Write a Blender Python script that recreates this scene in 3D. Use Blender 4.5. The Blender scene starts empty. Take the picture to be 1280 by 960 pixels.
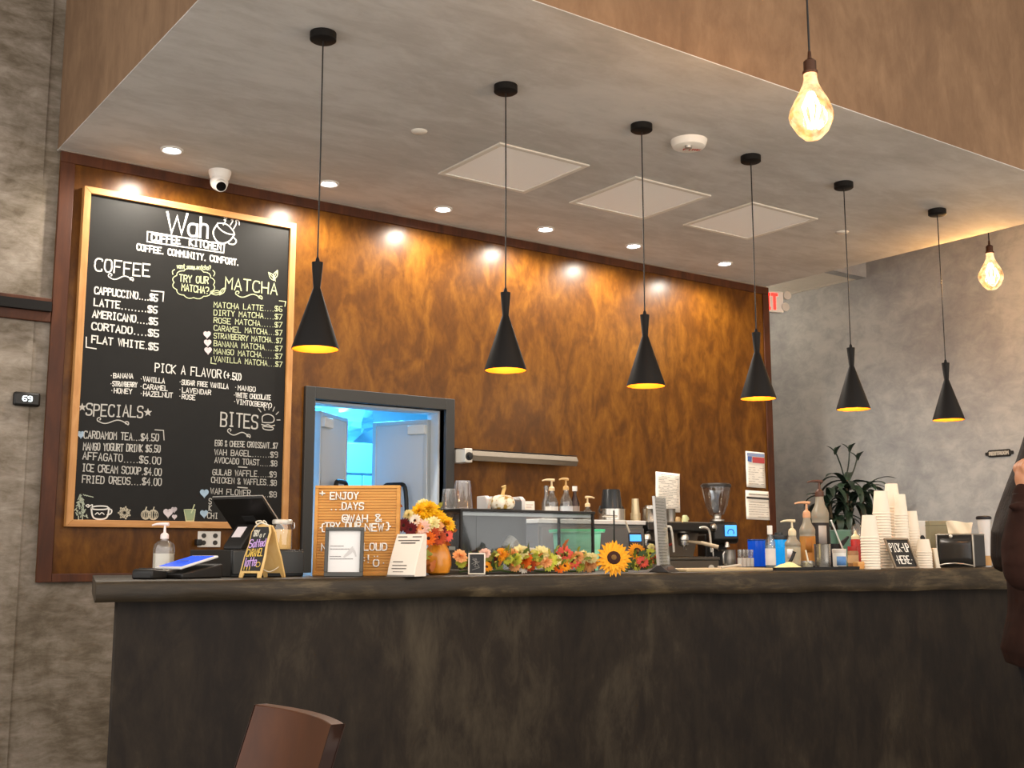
import bpy, math, random
from mathutils import Vector, Matrix
random.seed(7)
PI = math.pi
def R(d): return math.radians(d)

# ------------------------------------------------------------------ camera, world, exposure
FPX, YAW, PITCH, EYE = 1430.0, R(35.7), R(8.3), 1.2
FW = Vector((math.sin(YAW)*math.cos(PITCH), math.cos(YAW)*math.cos(PITCH), math.sin(PITCH)))
RT = Vector((math.cos(YAW), -math.sin(YAW), 0.0))
UP = RT.cross(FW)
scene = bpy.context.scene
col = scene.collection
cam = bpy.data.cameras.new('camera')
cam.sensor_fit = 'HORIZONTAL'; cam.sensor_width = 36.0; cam.lens = FPX/1280*36.0
cam.clip_start = 0.05
cam_o = bpy.data.objects.new('camera', cam)
col.objects.link(cam_o)
cam_o.matrix_world = Matrix(((RT.x, UP.x, -FW.x, 0), (RT.y, UP.y, -FW.y, 0), (RT.z, UP.z, -FW.z, EYE), (0, 0, 0, 1)))
scene.camera = cam_o
scene.view_settings.view_transform = 'Standard'
scene.view_settings.look = 'None'
scene.view_settings.gamma = 1.0
scene.view_settings.use_curve_mapping = False
scene.view_settings.exposure = 0.0
world = bpy.data.worlds.new('world'); scene.world = world
world.use_nodes = True
world.node_tree.nodes['Background'].inputs[0].default_value = (1.0, 0.96, 0.92, 1)
world.node_tree.nodes['Background'].inputs[1].default_value = 2.05

def lamp(name, kind, loc, energy, color, size=0.05, rot=None, spot=None, blend=0.5):
    l = bpy.data.lights.new(name, kind); l.energy = energy; l.color = color
    if kind == 'AREA': l.size = size
    else: l.shadow_soft_size = size
    if spot: l.spot_size = spot; l.spot_blend = blend
    o = bpy.data.objects.new(name, l); col.objects.link(o); o.location = loc
    if rot: o.rotation_euler = rot
    return o
WARM = (1.0, 0.76, 0.50)
# unseen Edison bulbs of the seating area; right hand pair added to brighten right wall
for x, y in ((-0.6, 0.9), (1.6, 0.6), (4.4, 0.2), (7.2, 2.5), (7.2, 0.7), (1.0, -1.6), (4.6, -1.8)):
    lamp('unseen_bulb_light', 'POINT', (x, y, 2.75), 26, WARM, 0.08)

# ------------------------------------------------------------------ picture rays, used to read real positions off the photograph
CAMP = Vector((0, 0, EYE))
def ray(px, py): return FW*FPX + RT*(px-640) - UP*(py-480)
def PY(px, py, Y): d = ray(px, py); return CAMP + d*(Y/d.y)
def PX(px, py, X): d = ray(px, py); return CAMP + d*(X/d.x)
def PZ(px, py, z): d = ray(px, py); return CAMP + d*((z-EYE)/d.z)
def mpp(p): return (Vector(p)-CAMP).dot(FW)/FPX

# ------------------------------------------------------------------ materials
def lin(h):
    h = h.lstrip('#'); o = []
    for i in (0, 2, 4):
        c = int(h[i:i+2], 16)/255
        o.append(c/12.92 if c <= 0.04045 else ((c+0.055)/1.055)**2.4)
    return (o[0], o[1], o[2], 1.0)
MATS = {}
def nodes_of(name):
    m = bpy.data.materials.new(name); m.use_nodes = True
    return m, m.node_tree.nodes, m.node_tree.links, m.node_tree.nodes['Principled BSDF']
def mat(hexc, rough=0.5, metal=0.0, emit=0.0, trans=0.0, coat=0.0, var=0.0, ior=1.45, spec=0.5, ecol=None):
    key = (hexc, rough, metal, emit, trans, coat, var, ior, spec, ecol)
    if key in MATS: return MATS[key]
    m, N, L, b = nodes_of('mat_'+hexc.strip('#'))
    c = lin(hexc)
    b.inputs['Base Color'].default_value = c
    b.inputs['Roughness'].default_value = rough
    b.inputs['Metallic'].default_value = metal
    b.inputs['IOR'].default_value = ior
    b.inputs['Specular IOR Level'].default_value = spec
    b.inputs['Transmission Weight'].default_value = trans
    b.inputs['Coat Weight'].default_value = coat
    if emit:
        b.inputs['Emission Color'].default_value = lin(ecol) if ecol else c
        b.inputs['Emission Strength'].default_value = emit
    if var:
        tc = N.new('ShaderNodeTexCoord'); no = N.new('ShaderNodeTexNoise')
        no.inputs['Scale'].default_value = 14; no.inputs['Detail'].default_value = 5
        L.new(tc.outputs['Object'], no.inputs['Vector'])
        hs = N.new('ShaderNodeHueSaturation'); hs.inputs['Color'].default_value = c
        mr = N.new('ShaderNodeMapRange'); mr.inputs[1].default_value = 0.3; mr.inputs[2].default_value = 0.7
        mr.inputs[3].default_value = 1-var; mr.inputs[4].default_value = 1+var
        L.new(no.outputs[0], mr.inputs[0]); L.new(mr.outputs[0], hs.inputs['Value'])
        L.new(hs.outputs[0], b.inputs['Base Color'])
    MATS[key] = m
    return m
def ramp(N, stops):
    r = N.new('ShaderNodeValToRGB'); e = r.color_ramp.elements
    e[0].position, e[0].color = stops[0][0], lin(stops[0][1])
    e[1].position, e[1].color = stops[-1][0], lin(stops[-1][1])
    for p, c in stops[1:-1]:
        k = e.new(p); k.color = lin(c)
    return r
def plaster(name, stops, scale=1.2, stretch=(1, 1, 1), rough=0.8, bump=0.15, streak=None, spec=0.3):
    """trowelled concrete plaster: two noises, one warped, drive colour and bump"""
    m, N, L, b = nodes_of(name)
    tc = N.new('ShaderNodeTexCoord'); mp = N.new('ShaderNodeMapping'); mp.inputs['Scale'].default_value = stretch
    L.new(tc.outputs['Object'], mp.inputs['Vector'])
    n1 = N.new('ShaderNodeTexNoise'); n1.inputs['Scale'].default_value = scale; n1.inputs['Detail'].default_value = 8
    n1.inputs['Roughness'].default_value = 0.62; n1.inputs['Distortion'].default_value = 0.7
    L.new(mp.outputs[0], n1.inputs['Vector'])
    mp2 = N.new('ShaderNodeMapping'); mp2.inputs['Scale'].default_value = streak or (4, 4, 4)
    L.new(tc.outputs['Object'], mp2.inputs['Vector'])
    n2 = N.new('ShaderNodeTexNoise'); n2.inputs['Scale'].default_value = 3.0; n2.inputs['Detail'].default_value = 7
    n2.inputs['Roughness'].default_value = 0.7; n2.inputs['Distortion'].default_value = 0.4
    L.new(mp2.outputs[0], n2.inputs['Vector'])
    mx = N.new('ShaderNodeMix'); mx.inputs[0].default_value = 0.42
    L.new(n1.outputs[0], mx.inputs[2]); L.new(n2.outputs[0], mx.inputs[3])
    r = ramp(N, stops); L.new(mx.outputs[0], r.inputs[0]); L.new(r.outputs[0], b.inputs['Base Color'])
    bp = N.new('ShaderNodeBump'); bp.inputs['Strength'].default_value = bump; bp.inputs['Distance'].default_value = 0.02
    L.new(mx.outputs[0], bp.inputs['Height']); L.new(bp.outputs[0], b.inputs['Normal'])
    b.inputs['Roughness'].default_value = rough; b.inputs['Specular IOR Level'].default_value = spec
    return m
def grain(name, stops, axis='Z', scale=6, rough=0.4, stretch=9, bump=0.05, coat=0.0, mott=0.35, spec=0.5):
    """wood: noise stretched along the grain plus a mottled figure"""
    m, N, L, b = nodes_of(name)
    tc = N.new('ShaderNodeTexCoord'); mp = N.new('ShaderNodeMapping')
    s = [1.0, 1.0, 1.0]
    for i, a in enumerate('XYZ'): s[i] = 1.0/stretch*3 if a == axis else 3.0
    mp.inputs['Scale'].default_value = s
    L.new(tc.outputs['Object'], mp.inputs['Vector'])
    n1 = N.new('ShaderNodeTexNoise'); n1.inputs['Scale'].default_value = scale; n1.inputs['Detail'].default_value = 9
    n1.inputs['Roughness'].default_value = 0.65; n1.inputs['Distortion'].default_value = 0.5
    L.new(mp.outputs[0], n1.inputs['Vector'])
    mp2 = N.new('ShaderNodeMapping'); mp2.inputs['Scale'].default_value = [1.6 if a != axis else 0.8 for a in 'XYZ']
    L.new(tc.outputs['Object'], mp2.inputs['Vector'])
    n2 = N.new('ShaderNodeTexNoise'); n2.inputs['Scale'].default_value = scale*0.5; n2.inputs['Detail'].default_value = 6
    n2.inputs['Distortion'].default_value = 1.2
    L.new(mp2.outputs[0], n2.inputs['Vector'])
    mx = N.new('ShaderNodeMix'); mx.inputs[0].default_value = mott
    L.new(n1.outputs[0], mx.inputs[2]); L.new(n2.outputs[0], mx.inputs[3])
    r = ramp(N, stops); L.new(mx.outputs[0], r.inputs[0]); L.new(r.outputs[0], b.inputs['Base Color'])
    bp = N.new('ShaderNodeBump'); bp.inputs['Strength'].default_value = bump; bp.inputs['Distance'].default_value = 0.01
    L.new(n1.outputs[0], bp.inputs['Height']); L.new(bp.outputs[0], b.inputs['Normal'])
    b.inputs['Roughness'].default_value = rough; b.inputs['Coat Weight'].default_value = coat
    b.inputs['Coat Roughness'].default_value = 0.27; b.inputs['Specular IOR Level'].default_value = spec
    return m
def pane(name, tint='#FFFFFF', gloss=0.10, rough=0.05, haze=0.0, hazecol='#9AA0A0'):
    """thin clear sheet: transparent with a glossy face, optionally a little milky"""
    m = bpy.data.materials.new(name); m.use_nodes = True
    N, L = m.node_tree.nodes, m.node_tree.links
    N.remove(N['Principled BSDF']); out = N['Material Output']
    tr = N.new('ShaderNodeBsdfTransparent'); tr.inputs[0].default_value = lin(tint)
    gl = N.new('ShaderNodeBsdfGlossy'); gl.inputs['Roughness'].default_value = rough
    fr = N.new('ShaderNodeFresnel'); ge = N.new('ShaderNodeNewGeometry'); mi = N.new('ShaderNodeMapRange')
    mi.inputs[3].default_value = 1.45; mi.inputs[4].default_value = 1/1.45      # both faces of a thin sheet reflect alike
    L.new(ge.outputs['Backfacing'], mi.inputs[0]); L.new(mi.outputs[0], fr.inputs[0])
    ad = N.new('ShaderNodeMath'); ad.operation = 'ADD'; ad.inputs[1].default_value = gloss
    L.new(fr.outputs[0], ad.inputs[0])
    mx = N.new('ShaderNodeMixShader'); L.new(ad.outputs[0], mx.inputs[0])
    L.new(tr.outputs[0], mx.inputs[1]); L.new(gl.outputs[0], mx.inputs[2])
    last = mx
    if haze:
        df = N.new('ShaderNodeBsdfDiffuse'); df.inputs[0].default_value = lin(hazecol)
        m2 = N.new('ShaderNodeMixShader'); m2.inputs[0].default_value = haze
        L.new(mx.outputs[0], m2.inputs[1]); L.new(df.outputs[0], m2.inputs[2]); last = m2
    L.new(last.outputs[0], out.inputs[0])
    return m

M_wall = plaster('concrete_wall', [(0.30, '#40372C'), (0.43, '#6C6152'), (0.54, '#8E8376'), (0.68, '#B3A99C')], 1.4, (1, 1, 0.8), 0.85, 0.12, (2.2, 2.2, 6))
M_wallr = plaster('grey_plaster', [(0.30, '#86868A'), (0.48, '#A3A3A3'), (0.56, '#B3B2B0'), (0.72, '#C2C0BB')], 0.9, (1, 1, 1), 0.85, 0.10, (2, 2, 3))
M_ceil = plaster('ceiling_plaster', [(0.30, '#A8A39B'), (0.46, '#B9B4AD'), (0.56, '#C6C2BC'), (0.72, '#D1CCC6')], 0.9, (1, 1.8, 1), 0.8, 0.12, (1.4, 3.4, 2))
M_bulk = plaster('bulkhead_plaster', [(0.30, '#664F3B'), (0.46, '#765C45'), (0.56, '#82674E'), (0.72, '#907459')], 1.1, (1.3, 1.3, 0.8), 0.85, 0.12, (3.2, 3.2, 1.3))
M_dark = plaster('dark_concrete', [(0.32, '#0F0B08'), (0.45, '#1C150F'), (0.54, '#282017'), (0.70, '#463D2F')], 1.3, (1, 1, 0.55), 0.6, 0.10, (3.5, 3.5, 1.4), 0.22)
M_slab = plaster('slab_concrete', [(0.32, '#171109'), (0.44, '#261E12'), (0.54, '#33291B'), (0.68, '#65573F')], 2.6, (0.7, 1, 2.0), 0.5, 0.3, (1.3, 4, 11), 0.35)
M_floor = plaster('floor_concrete', [(0.3, '#5E574F'), (0.5, '#6B645B'), (0.7, '#777068')], 1.0, (1, 1, 1), 0.6, 0.05)
M_wood = grain('stained_plywood', [(0.26, '#3E2105'), (0.45, '#543009'), (0.55, '#653D0D'), (0.72, '#7C4F15')], 'Z', 8, 0.55, 2.2, 0.03, 0.34, 0.6, 0.08)
M_trim = grain('dark_wood_trim', [(0.3, '#2F170A'), (0.5, '#482410'), (0.7, '#5E3318')], 'Z', 5, 0.5, 8, 0.04, 0.0, spec=0.3)
M_oak = grain('oak', [(0.3, '#9A6530'), (0.5, '#B98247'), (0.7, '#D2A066')], 'Z', 8, 0.5, 10, 0.06)
M_oakh = grain('oak_horizontal', [(0.3, '#9A6530'), (0.5, '#B98247'), (0.7, '#D2A066')], 'X', 8, 0.5, 10, 0.06)
M_lboard = grain('letter_board_wood', [(0.3, '#B87A2E'), (0.5, '#CE9140'), (0.7, '#E0A756')], 'X', 8, 0.55, 10, 0.06)
M_pine = grain('pale_pine', [(0.3, '#D2A45C'), (0.5, '#E6BE78'), (0.7, '#F2D296')], 'Z', 8, 0.55, 8, 0.04)
M_seat = grain('chair_veneer', [(0.3, '#371A08'), (0.5, '#48240A'), (0.7, '#572F0F')], 'Z', 3, 0.42, 8, 0.02, 0.0, spec=0.3)
M_black = mat('#15120F', 0.45)
M_blackm = mat('#110E0C', 0.6, spec=0.25)
M_steel = mat('#C8C2B8', 0.25, 1.0)
M_steeld = mat('#8E8880', 0.35, 1.0)
M_white = mat('#EDE8E0', 0.55)
M_paper = mat('#F2ECE0', 0.8)
M_glass = pane('clear_glass')
M_plast = pane('clear_plastic', '#F2F2F2', 0.12, 0.08, 0.06, '#D8D4CC')

# ------------------------------------------------------------------ mesh helpers
class MB:
    def __init__(s): s.v = []; s.f = []
    def add(s, verts, faces, m=None):
        b = len(s.v)
        for v in verts:
            v = Vector(v)
            s.v.append(m @ v if m is not None else v)
        s.f += [tuple(i+b for i in f) for f in faces]
        return s
    def box(s, x0, x1, y0, y1, z0, z1, m=None):
        return s.add([(x0, y0, z0), (x1, y0, z0), (x1, y1, z0), (x0, y1, z0), (x0, y0, z1), (x1, y0, z1), (x1, y1, z1), (x0, y1, z1)],
                     [(3, 2, 1, 0), (4, 5, 6, 7), (0, 1, 5, 4), (1, 2, 6, 5), (2, 3, 7, 6), (3, 0, 4, 7)], m)
    def lathe(s, prof, n=24, m=None, ecc=None, cap=True):
        vs, fs = [], []
        for r, z in prof:
            for i in range(n):
                a = 2*PI*i/n; q = r*(ecc(a, z) if ecc else 1)
                vs.append((q*math.cos(a), q*math.sin(a), z))
        for k in range(len(prof)-1):
            for i in range(n):
                j = (i+1) % n
                fs.append((k*n+i, k*n+j, (k+1)*n+j, (k+1)*n+i))
        if cap and prof[0][0] > 1e-5: fs.append(tuple(range(n-1, -1, -1)))
        if cap and prof[-1][0] > 1e-5: fs.append(tuple((len(prof)-1)*n+i for i in range(n)))
        return s.add(vs, fs, m)
    def cyl(s, r, z0, z1, n=24, m=None): return s.lathe([(r, z0), (r, z1)], n, m)
    def tube(s, pts, r, n=8, m=None, cap=True):
        pts = [Vector(p) for p in pts]
        rs = r if isinstance(r, (list, tuple)) else [r]*len(pts)
        vs, fs = [], []
        t0 = (pts[1]-pts[0]).normalized()
        ref = Vector((0, 0, 1)) if abs(t0.z) < 0.9 else Vector((1, 0, 0))
        u = t0.cross(ref).normalized()
        for k, p in enumerate(pts):
            t = (pts[min(k+1, len(pts)-1)]-pts[max(k-1, 0)])
            t = t.normalized() if t.length > 1e-9 else t0
            u = (u-t*u.dot(t)); u = u.normalized() if u.length > 1e-6 else t.orthogonal().normalized()
            w = t.cross(u)
            for i in range(n):
                a = 2*PI*i/n
                vs.append(p+(u*math.cos(a)+w*math.sin(a))*rs[k])
        for k in range(len(pts)-1):
            for i in range(n):
                j = (i+1) % n
                fs.append((k*n+i, k*n+j, (k+1)*n+j, (k+1)*n+i))
        if cap:
            fs.append(tuple(range(n-1, -1, -1))); fs.append(tuple((len(pts)-1)*n+i for i in range(n)))
        return s.add(vs, fs, m)
    def prism(s, poly, a0, a1, axis='y', m=None):
        """polygon in the two other axes, pushed from a0 to a1 along axis"""
        n = len(poly)
        def pt(p, a): return {'y': (p[0], a, p[1]), 'x': (a, p[0], p[1]), 'z': (p[0], p[1], a)}[axis]
        return s.add([pt(p, a0) for p in poly]+[pt(p, a1) for p in poly],
                     [tuple(range(n)), tuple(range(2*n-1, n-1, -1))]+[(i, i+n, (i+1) % n+n, (i+1) % n) for i in range(n)], m)
    def grid(s, rows, m=None, close=False):
        nr, nc = len(rows), len(rows[0]); fs = []
        for i in range(nr-1):
            for j in range(nc-1 if not close else nc):
                k = (j+1) % nc
                fs.append((i*nc+j, i*nc+k, (i+1)*nc+k, (i+1)*nc+j))
        return s.add([p for r in rows for p in r], fs, m)
    def ball(s, c, r, m=None, n=14, sc=(1, 1, 1)):
        prof = [(r*math.sin(PI*k/n), -r*math.cos(PI*k/n)) for k in range(n+1)]
        t = Matrix.Translation(Vector(c)) @ Matrix.Diagonal((sc[0], sc[1], sc[2], 1))
        prof[0] = (0.0002, -r); prof[-1] = (0.0002, r)
        return s.lathe(prof, n+4, (m @ t) if m is not None else t)
    def build(s, name, material, parent=None, bevel=0.0, sharp=38, loc=None, solid=0.0, sub=0, seg=2):
        me = bpy.data.meshes.new(name)
        me.from_pydata([tuple(v) for v in s.v], [], s.f)
        me.validate(); me.update()
        for p in me.polygons: p.use_smooth = True
        me.set_sharp_from_angle(angle=R(sharp))
        me.materials.append(material)
        o = bpy.data.objects.new(name, me); col.objects.link(o)
        if parent is not None: o.parent = parent
        if loc is not None: o.location = loc
        if solid:
            md = o.modifiers.new('solid', 'SOLIDIFY'); md.thickness = solid; md.offset = 0
        if bevel:
            md = o.modifiers.new('bevel', 'BEVEL'); md.width = bevel; md.segments = seg; md.limit_method = 'ANGLE'; md.angle_limit = R(40)
        if sub:
            md = o.modifiers.new('sub', 'SUBSURF'); md.levels = sub; md.render_levels = sub
        return o
def T(x, y, z, rx=0, ry=0, rz=0, s=1.0):
    return Matrix.Translation((x, y, z)) @ Matrix.Rotation(R(rz), 4, 'Z') @ Matrix.Rotation(R(ry), 4, 'Y') @ Matrix.Rotation(R(rx), 4, 'X') @ Matrix.Scale(s, 4)
def aim(p, d, roll=0.0):
    """matrix whose +Z looks along d"""
    q = Vector(d).to_track_quat('Z', 'Y')
    return Matrix.Translation(Vector(p)) @ q.to_matrix().to_4x4() @ Matrix.Rotation(roll, 4, 'Z')
def tag(o, label, cat, group=None, kind=None):
    o['label'] = label; o['category'] = cat
    if group: o['group'] = group
    if kind: o['kind'] = kind
    return o
def thing(name, label, cat, loc=(0, 0, 0), rz=0.0, group=None):
    o = bpy.data.objects.new(name, None); col.objects.link(o)
    o.empty_display_size = 0.05
    o.location = loc; o.rotation_euler = (0, 0, R(rz))
    return tag(o, label, cat, group)
def struct(o, label=None, cat=None):
    o['kind'] = 'structure'
    if label: o['label'] = label
    if cat: o['category'] = cat
    return o
def copy_tree(o, parent=None):
    c = o.copy(); col.objects.link(c)
    if parent is not None: c.parent = parent
    for ch in list(o.children): copy_tree(ch, c)
    return c

# ------------------------------------------------------------------ stroke lettering (chalk, pens and cut letters)
G = {
'A': '00,26,40 12,32', 'B': '00,06 ~06,46,43,03 ~03,43,40,00', 'C': '~45,46,06,00,40,41', 'D': '00,06 ~06,46,40,00',
'E': '46,06,00,40 03,33', 'F': '46,06,00 03,33', 'G': '~45,46,06,00,40,43 43,23', 'H': '00,06 40,46 03,43', 'I': '20,26 16,36 10,30',
'J': '~36,31,30,00,01 16,46', 'K': '00,06 46,03,40', 'L': '06,00,40', 'M': '00,06,23,46,40', 'N': '00,06,40,46', 'O': '~26,06,00,40,46,26',
'P': '00,06 ~06,46,43,03', 'Q': '~26,06,00,40,46,26 21,40', 'R': '00,06 ~06,46,43,03 23,40', 'S': '~45,46,06,03,43,40,00,01',
'T': '06,46 26,20', 'U': '~06,01,00,40,41,46', 'V': '06,20,46', 'W': '06,10,25,30,46', 'X': '00,46 06,40', 'Y': '06,23,46 23,20', 'Z': '06,46,00,40',
'0': '~26,06,00,40,46,26', '1': '15,26,20', '2': '~05,06,46,44,00 00,40', '3': '~05,06,46,43,13 ~13,43,40,00,01', '4': '30,36,02,42',
'5': '46,06,03 ~03,43,40,00,01', '6': '~46,06,00,40,43,03,02', '7': '06,46,10', '8': '~23,03,06,46,43,23 ~23,03,00,40,43,23', '9': '~43,03,06,46,43,40,10',
'$': '~45,46,06,03,43,40,00,01 26,20', '.': '10,10', ',': '11,00', '!': '16,12 10,10', '?': '~05,06,46,43,22 20,20', '-': '03,43', '+': '03,43 21,25',
'(': '~26,05,01,20', ')': '~06,25,21,00', '&': '~40,05,06,36,35,01,00,30,42', '@': '~26,06,00,40,46,26 ~33,34,14,12,32,33', '*': '23,23',
'{': '~46,26,23,03 ~03,23,20,40', '}': '~06,26,23,43 ~43,23,20,00', ':': '11,11 14,14', "'": '16,15',
'a': '~43,44,04,00,40,43 44,40', 'h': '00,06 ~02,04,44,42,40', 'e': '02,42 ~42,44,04,00,40,41', 'l': '~16,11,20', 't': '~26,21,30 04,44', 's': '~43,44,04,02,42,40,00',
'd': '~43,44,04,00,40,43 46,40', 'o': '~24,04,00,40,44,24', 'm': '00,04 ~03,04,24,22,20 ~23,24,44,42,40', 'r': '00,04 ~02,04,34', 'w': '04,10,23,30,44', 'n': '00,04 ~02,04,44,42,40', 'c': '~43,44,04,00,40',
}
NARROW = {'.': 2, ',': 2, '!': 2, "'": 2, ':': 2, 'l': 2.4, '(': 2.6, ')': 2.6, ' ': 3, 'I': 4}
def smooth(p, it=3):
    for _ in range(it):
        q = [p[0]]
        for i in range(len(p)-1):
            a, b = p[i], p[i+1]
            if i > 0: q.append((a[0]*.75+b[0]*.25, a[1]*.75+b[1]*.25))
            if i < len(p)-2: q.append((a[0]*.25+b[0]*.75, a[1]*.25+b[1]*.75))
        q.append(p[-1]); p = q
    return p
def glyph_strokes(s, jit=0.0):
    """list of polylines in units where capitals are 6 high, and the total width"""
    out, x = [], 0.0
    for ch in s:
        dy = random.uniform(-jit, jit)
        for st in G.get(ch, '').split():
            sm = st.startswith('~')
            p = [(float(t[0]), float(t[1])) for t in st.lstrip('~').split(',')]
            if len(p) > 2 and sm: p = smooth(p)
            out.append([(x+a+random.uniform(-jit, jit)*0.5, b+dy) for a, b in p])
        x += NARROW.get(ch, 4)+1.5
    return out, x-1.5
LIFT = [0]
def ribbon(mb, pts, w, f):
    """flat mitred stroke of width w along 2D pts, mapped to 3D by f(u, v); each stroke lies a hair above the one before"""
    h = w/2
    LIFT[0] = (LIFT[0]+1) % 12
    o = Vector(f(0, 0)); nn = (Vector(f(1, 0))-o).cross(Vector(f(0, 1))-o).normalized()*(LIFT[0]*0.00004)
    g = lambda u, v: Vector(f(u, v))+nn
    P = [pts[0]]
    for p in pts[1:]:
        if math.hypot(p[0]-P[-1][0], p[1]-P[-1][1]) > 1e-6: P.append(p)
    if len(P) == 1:
        a, b = P[0]
        mb.add([g(a+h*1.1*math.cos(k*PI/3), b+h*1.1*math.sin(k*PI/3)) for k in range(6)], [(0, 1, 2, 3, 4, 5)]); return
    vs = []
    for i, (a, b) in enumerate(P):
        p, q = P[max(i-1, 0)], P[min(i+1, len(P)-1)]
        d1 = (a-p[0], b-p[1]) if i > 0 else (q[0]-a, q[1]-b)
        d2 = (q[0]-a, q[1]-b) if i < len(P)-1 else d1
        l1, l2 = math.hypot(*d1), math.hypot(*d2)
        n1, n2 = (-d1[1]/l1, d1[0]/l1), (-d2[1]/l2, d2[0]/l2)
        mx, my = n1[0]+n2[0], n1[1]+n2[1]; ml = math.hypot(mx, my)
        if ml < 0.2: mx, my, ml = n1[0], n1[1], 1.0
        mx, my = mx/ml, my/ml
        k = h/max(0.55, mx*n1[0]+my*n1[1])
        ex = -h*0.8*d2[0]/l2 if i == 0 else (h*0.8*d1[0]/l1 if i == len(P)-1 else 0)
        ey = -h*0.8*d2[1]/l2 if i == 0 else (h*0.8*d1[1]/l1 if i == len(P)-1 else 0)
        vs += [g(a+ex-mx*k, b+ey-my*k), g(a+ex+mx*k, b+ey+my*k)]
    mb.add(vs, [(2*i, 2*i+2, 2*i+3, 2*i+1) for i in range(len(P)-1)])
def write(mb, s, p0, p1, h, w, f, jit=0.0):
    """s from baseline point p0 to p1 with capital height h, in 2D, mapped by f"""
    st, W = glyph_strokes(s, jit)
    ux, uy = (p1[0]-p0[0])/W, (p1[1]-p0[1])/W
    for pl in st:
        ribbon(mb, [(p0[0]+a*ux, p0[1]+a*uy+b*h/6) for a, b in pl], w, f)

# ------------------------------------------------------------------ room shell
CZ, WY, PYW = 3.3, 6.15, 6.12          # dropped ceiling height, concrete wall face, wood panel face
XL, XR, BF, HI = 1.44, 6.90, 3.325, 4.85
FZ = -0.08                               # floor level
DX0, DX1, DZ = 2.955, 3.865, 2.085     # kitchen doorway
XW, HZ = 8.2, 3.56                     # right wall, hall ceiling
b = MB().box(-2.5, 8.6, -0.4, 9.2, FZ-0.1, FZ); struct(b.build('floor', M_floor))
def wall_with_door(mb, x0, x1, y0, y1, z0, z1):
    mb.box(x0, DX0, y0, y1, z0, z1); mb.box(DX1, x1, y0, y1, z0, z1); mb.box(DX0, DX1, y0, y1, DZ, z1)
    return mb
b = wall_with_door(MB(), -2.5, 6.93, WY, WY+0.14, FZ, HI)
b.box(-2.5, 1.378, WY-0.012, WY, FZ, HI)                      # slightly prouder coat left of the plaster joint
struct(b.build('wall_back', M_wall))
struct(MB().box(XW, XW+0.1, -2.2, 8.6, FZ, HI).build('wall_right', M_wallr))
b = MB().box(6.79, 6.93, WY+0.14, 8.5, FZ, HZ+0.02).box(6.93, XW, 8.5, 8.6, FZ, HZ+0.02)
struct(b.build('wall_hall', M_wallr))
struct(MB().box(6.93, XW, WY-0.04, WY+0.06, HZ, HI).build('wall_over_hall', M_wallr))
struct(MB().box(XL, XR, BF, WY-0.012, CZ, CZ+0.004).build('ceiling', M_ceil))
b = MB().box(XL+0.002, XR-0.002, BF+0.002, BF+0.06, CZ+0.004, HI).box(XL+0.002, XL+0.06, BF+0.06, WY-0.012, CZ+0.004, HI)
b.box(XR-0.06, XR-0.002, BF+0.06, WY-0.012, CZ+0.004, HI)
struct(b.build('wall_bulkhead', M_bulk))
struct(MB().box(-2.5, 8.6, -0.4, 9.2, HI, HI+0.1).build('ceiling_upper', M_ceil))
b = MB().box(6.93, XW, WY+0.06, 8.5, HZ+0.012, HZ+0.02)
for i in range(3):
    for j in range(5):
        x0, y0 = 6.95+i*0.605, WY+0.07+j*0.605
        b.box(x0, min(x0+0.59, XW), y0, min(y0+0.59, 8.5), HZ+0.004, HZ+0.013)
struct(b.build('ceiling_hall', mat('#E2DACD', 0.9, var=0.03)))

# wood panelling on the back wall, with a darker moulded border
b = MB()
b.box(1.46, DX0, PYW, WY, 1.043, CZ).box(DX1, 6.93, PYW, WY, 1.043, CZ).box(DX0, DX1, PYW, WY, DZ, CZ)
struct(b.build('wall_back_panelling', M_wood))
b = MB()
b.box(1.455, 6.935, PYW-0.012, PYW, CZ-0.062, CZ-0.001)
b.box(1.455, 1.53, PYW-0.012, PYW, 1.043, CZ-0.062)
b.box(6.865, 6.935, PYW-0.012, PYW, 1.043, CZ-0.062)
b.box(1.53, 2.89, PYW-0.012, PYW, 1.043, 1.085).box(3.93, 6.865, PYW-0.012, PYW, 1.043, 1.085)
struct(b.build('trim_1', M_trim, bevel=0.003))
b = MB().box(1.445, 6.90, PYW-0.02, WY-0.012, CZ-0.006, CZ+0.001)   # pale bead between wood and ceiling
struct(b.build('trim_2', mat('#8D8173', 0.7)))
b = MB()
FR = mat('#2B2A28', 0.5)
for x0, x1, z0, z1 in ((2.892, DX0, FZ, 2.158), (DX1, 3.928, FZ, 2.158), (DX0, DX1, DZ, 2.158)):
    b.box(x0, x1, PYW-0.03, WY+0.02, z0, z1)
struct(b.build('trim_3', FR, bevel=0.003))
b = MB()
for x0, x1, z0, z1 in ((DX0, DX0+0.012, FZ, DZ-0.012), (DX1-0.012, DX1, FZ, DZ-0.012), (DX0, DX1, DZ-0.012, DZ)): b.box(x0, x1, WY+0.022, WY+0.15, z0, z1)
struct(b.build('trim_4', mat('#CBD2D8', 0.5)))

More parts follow.
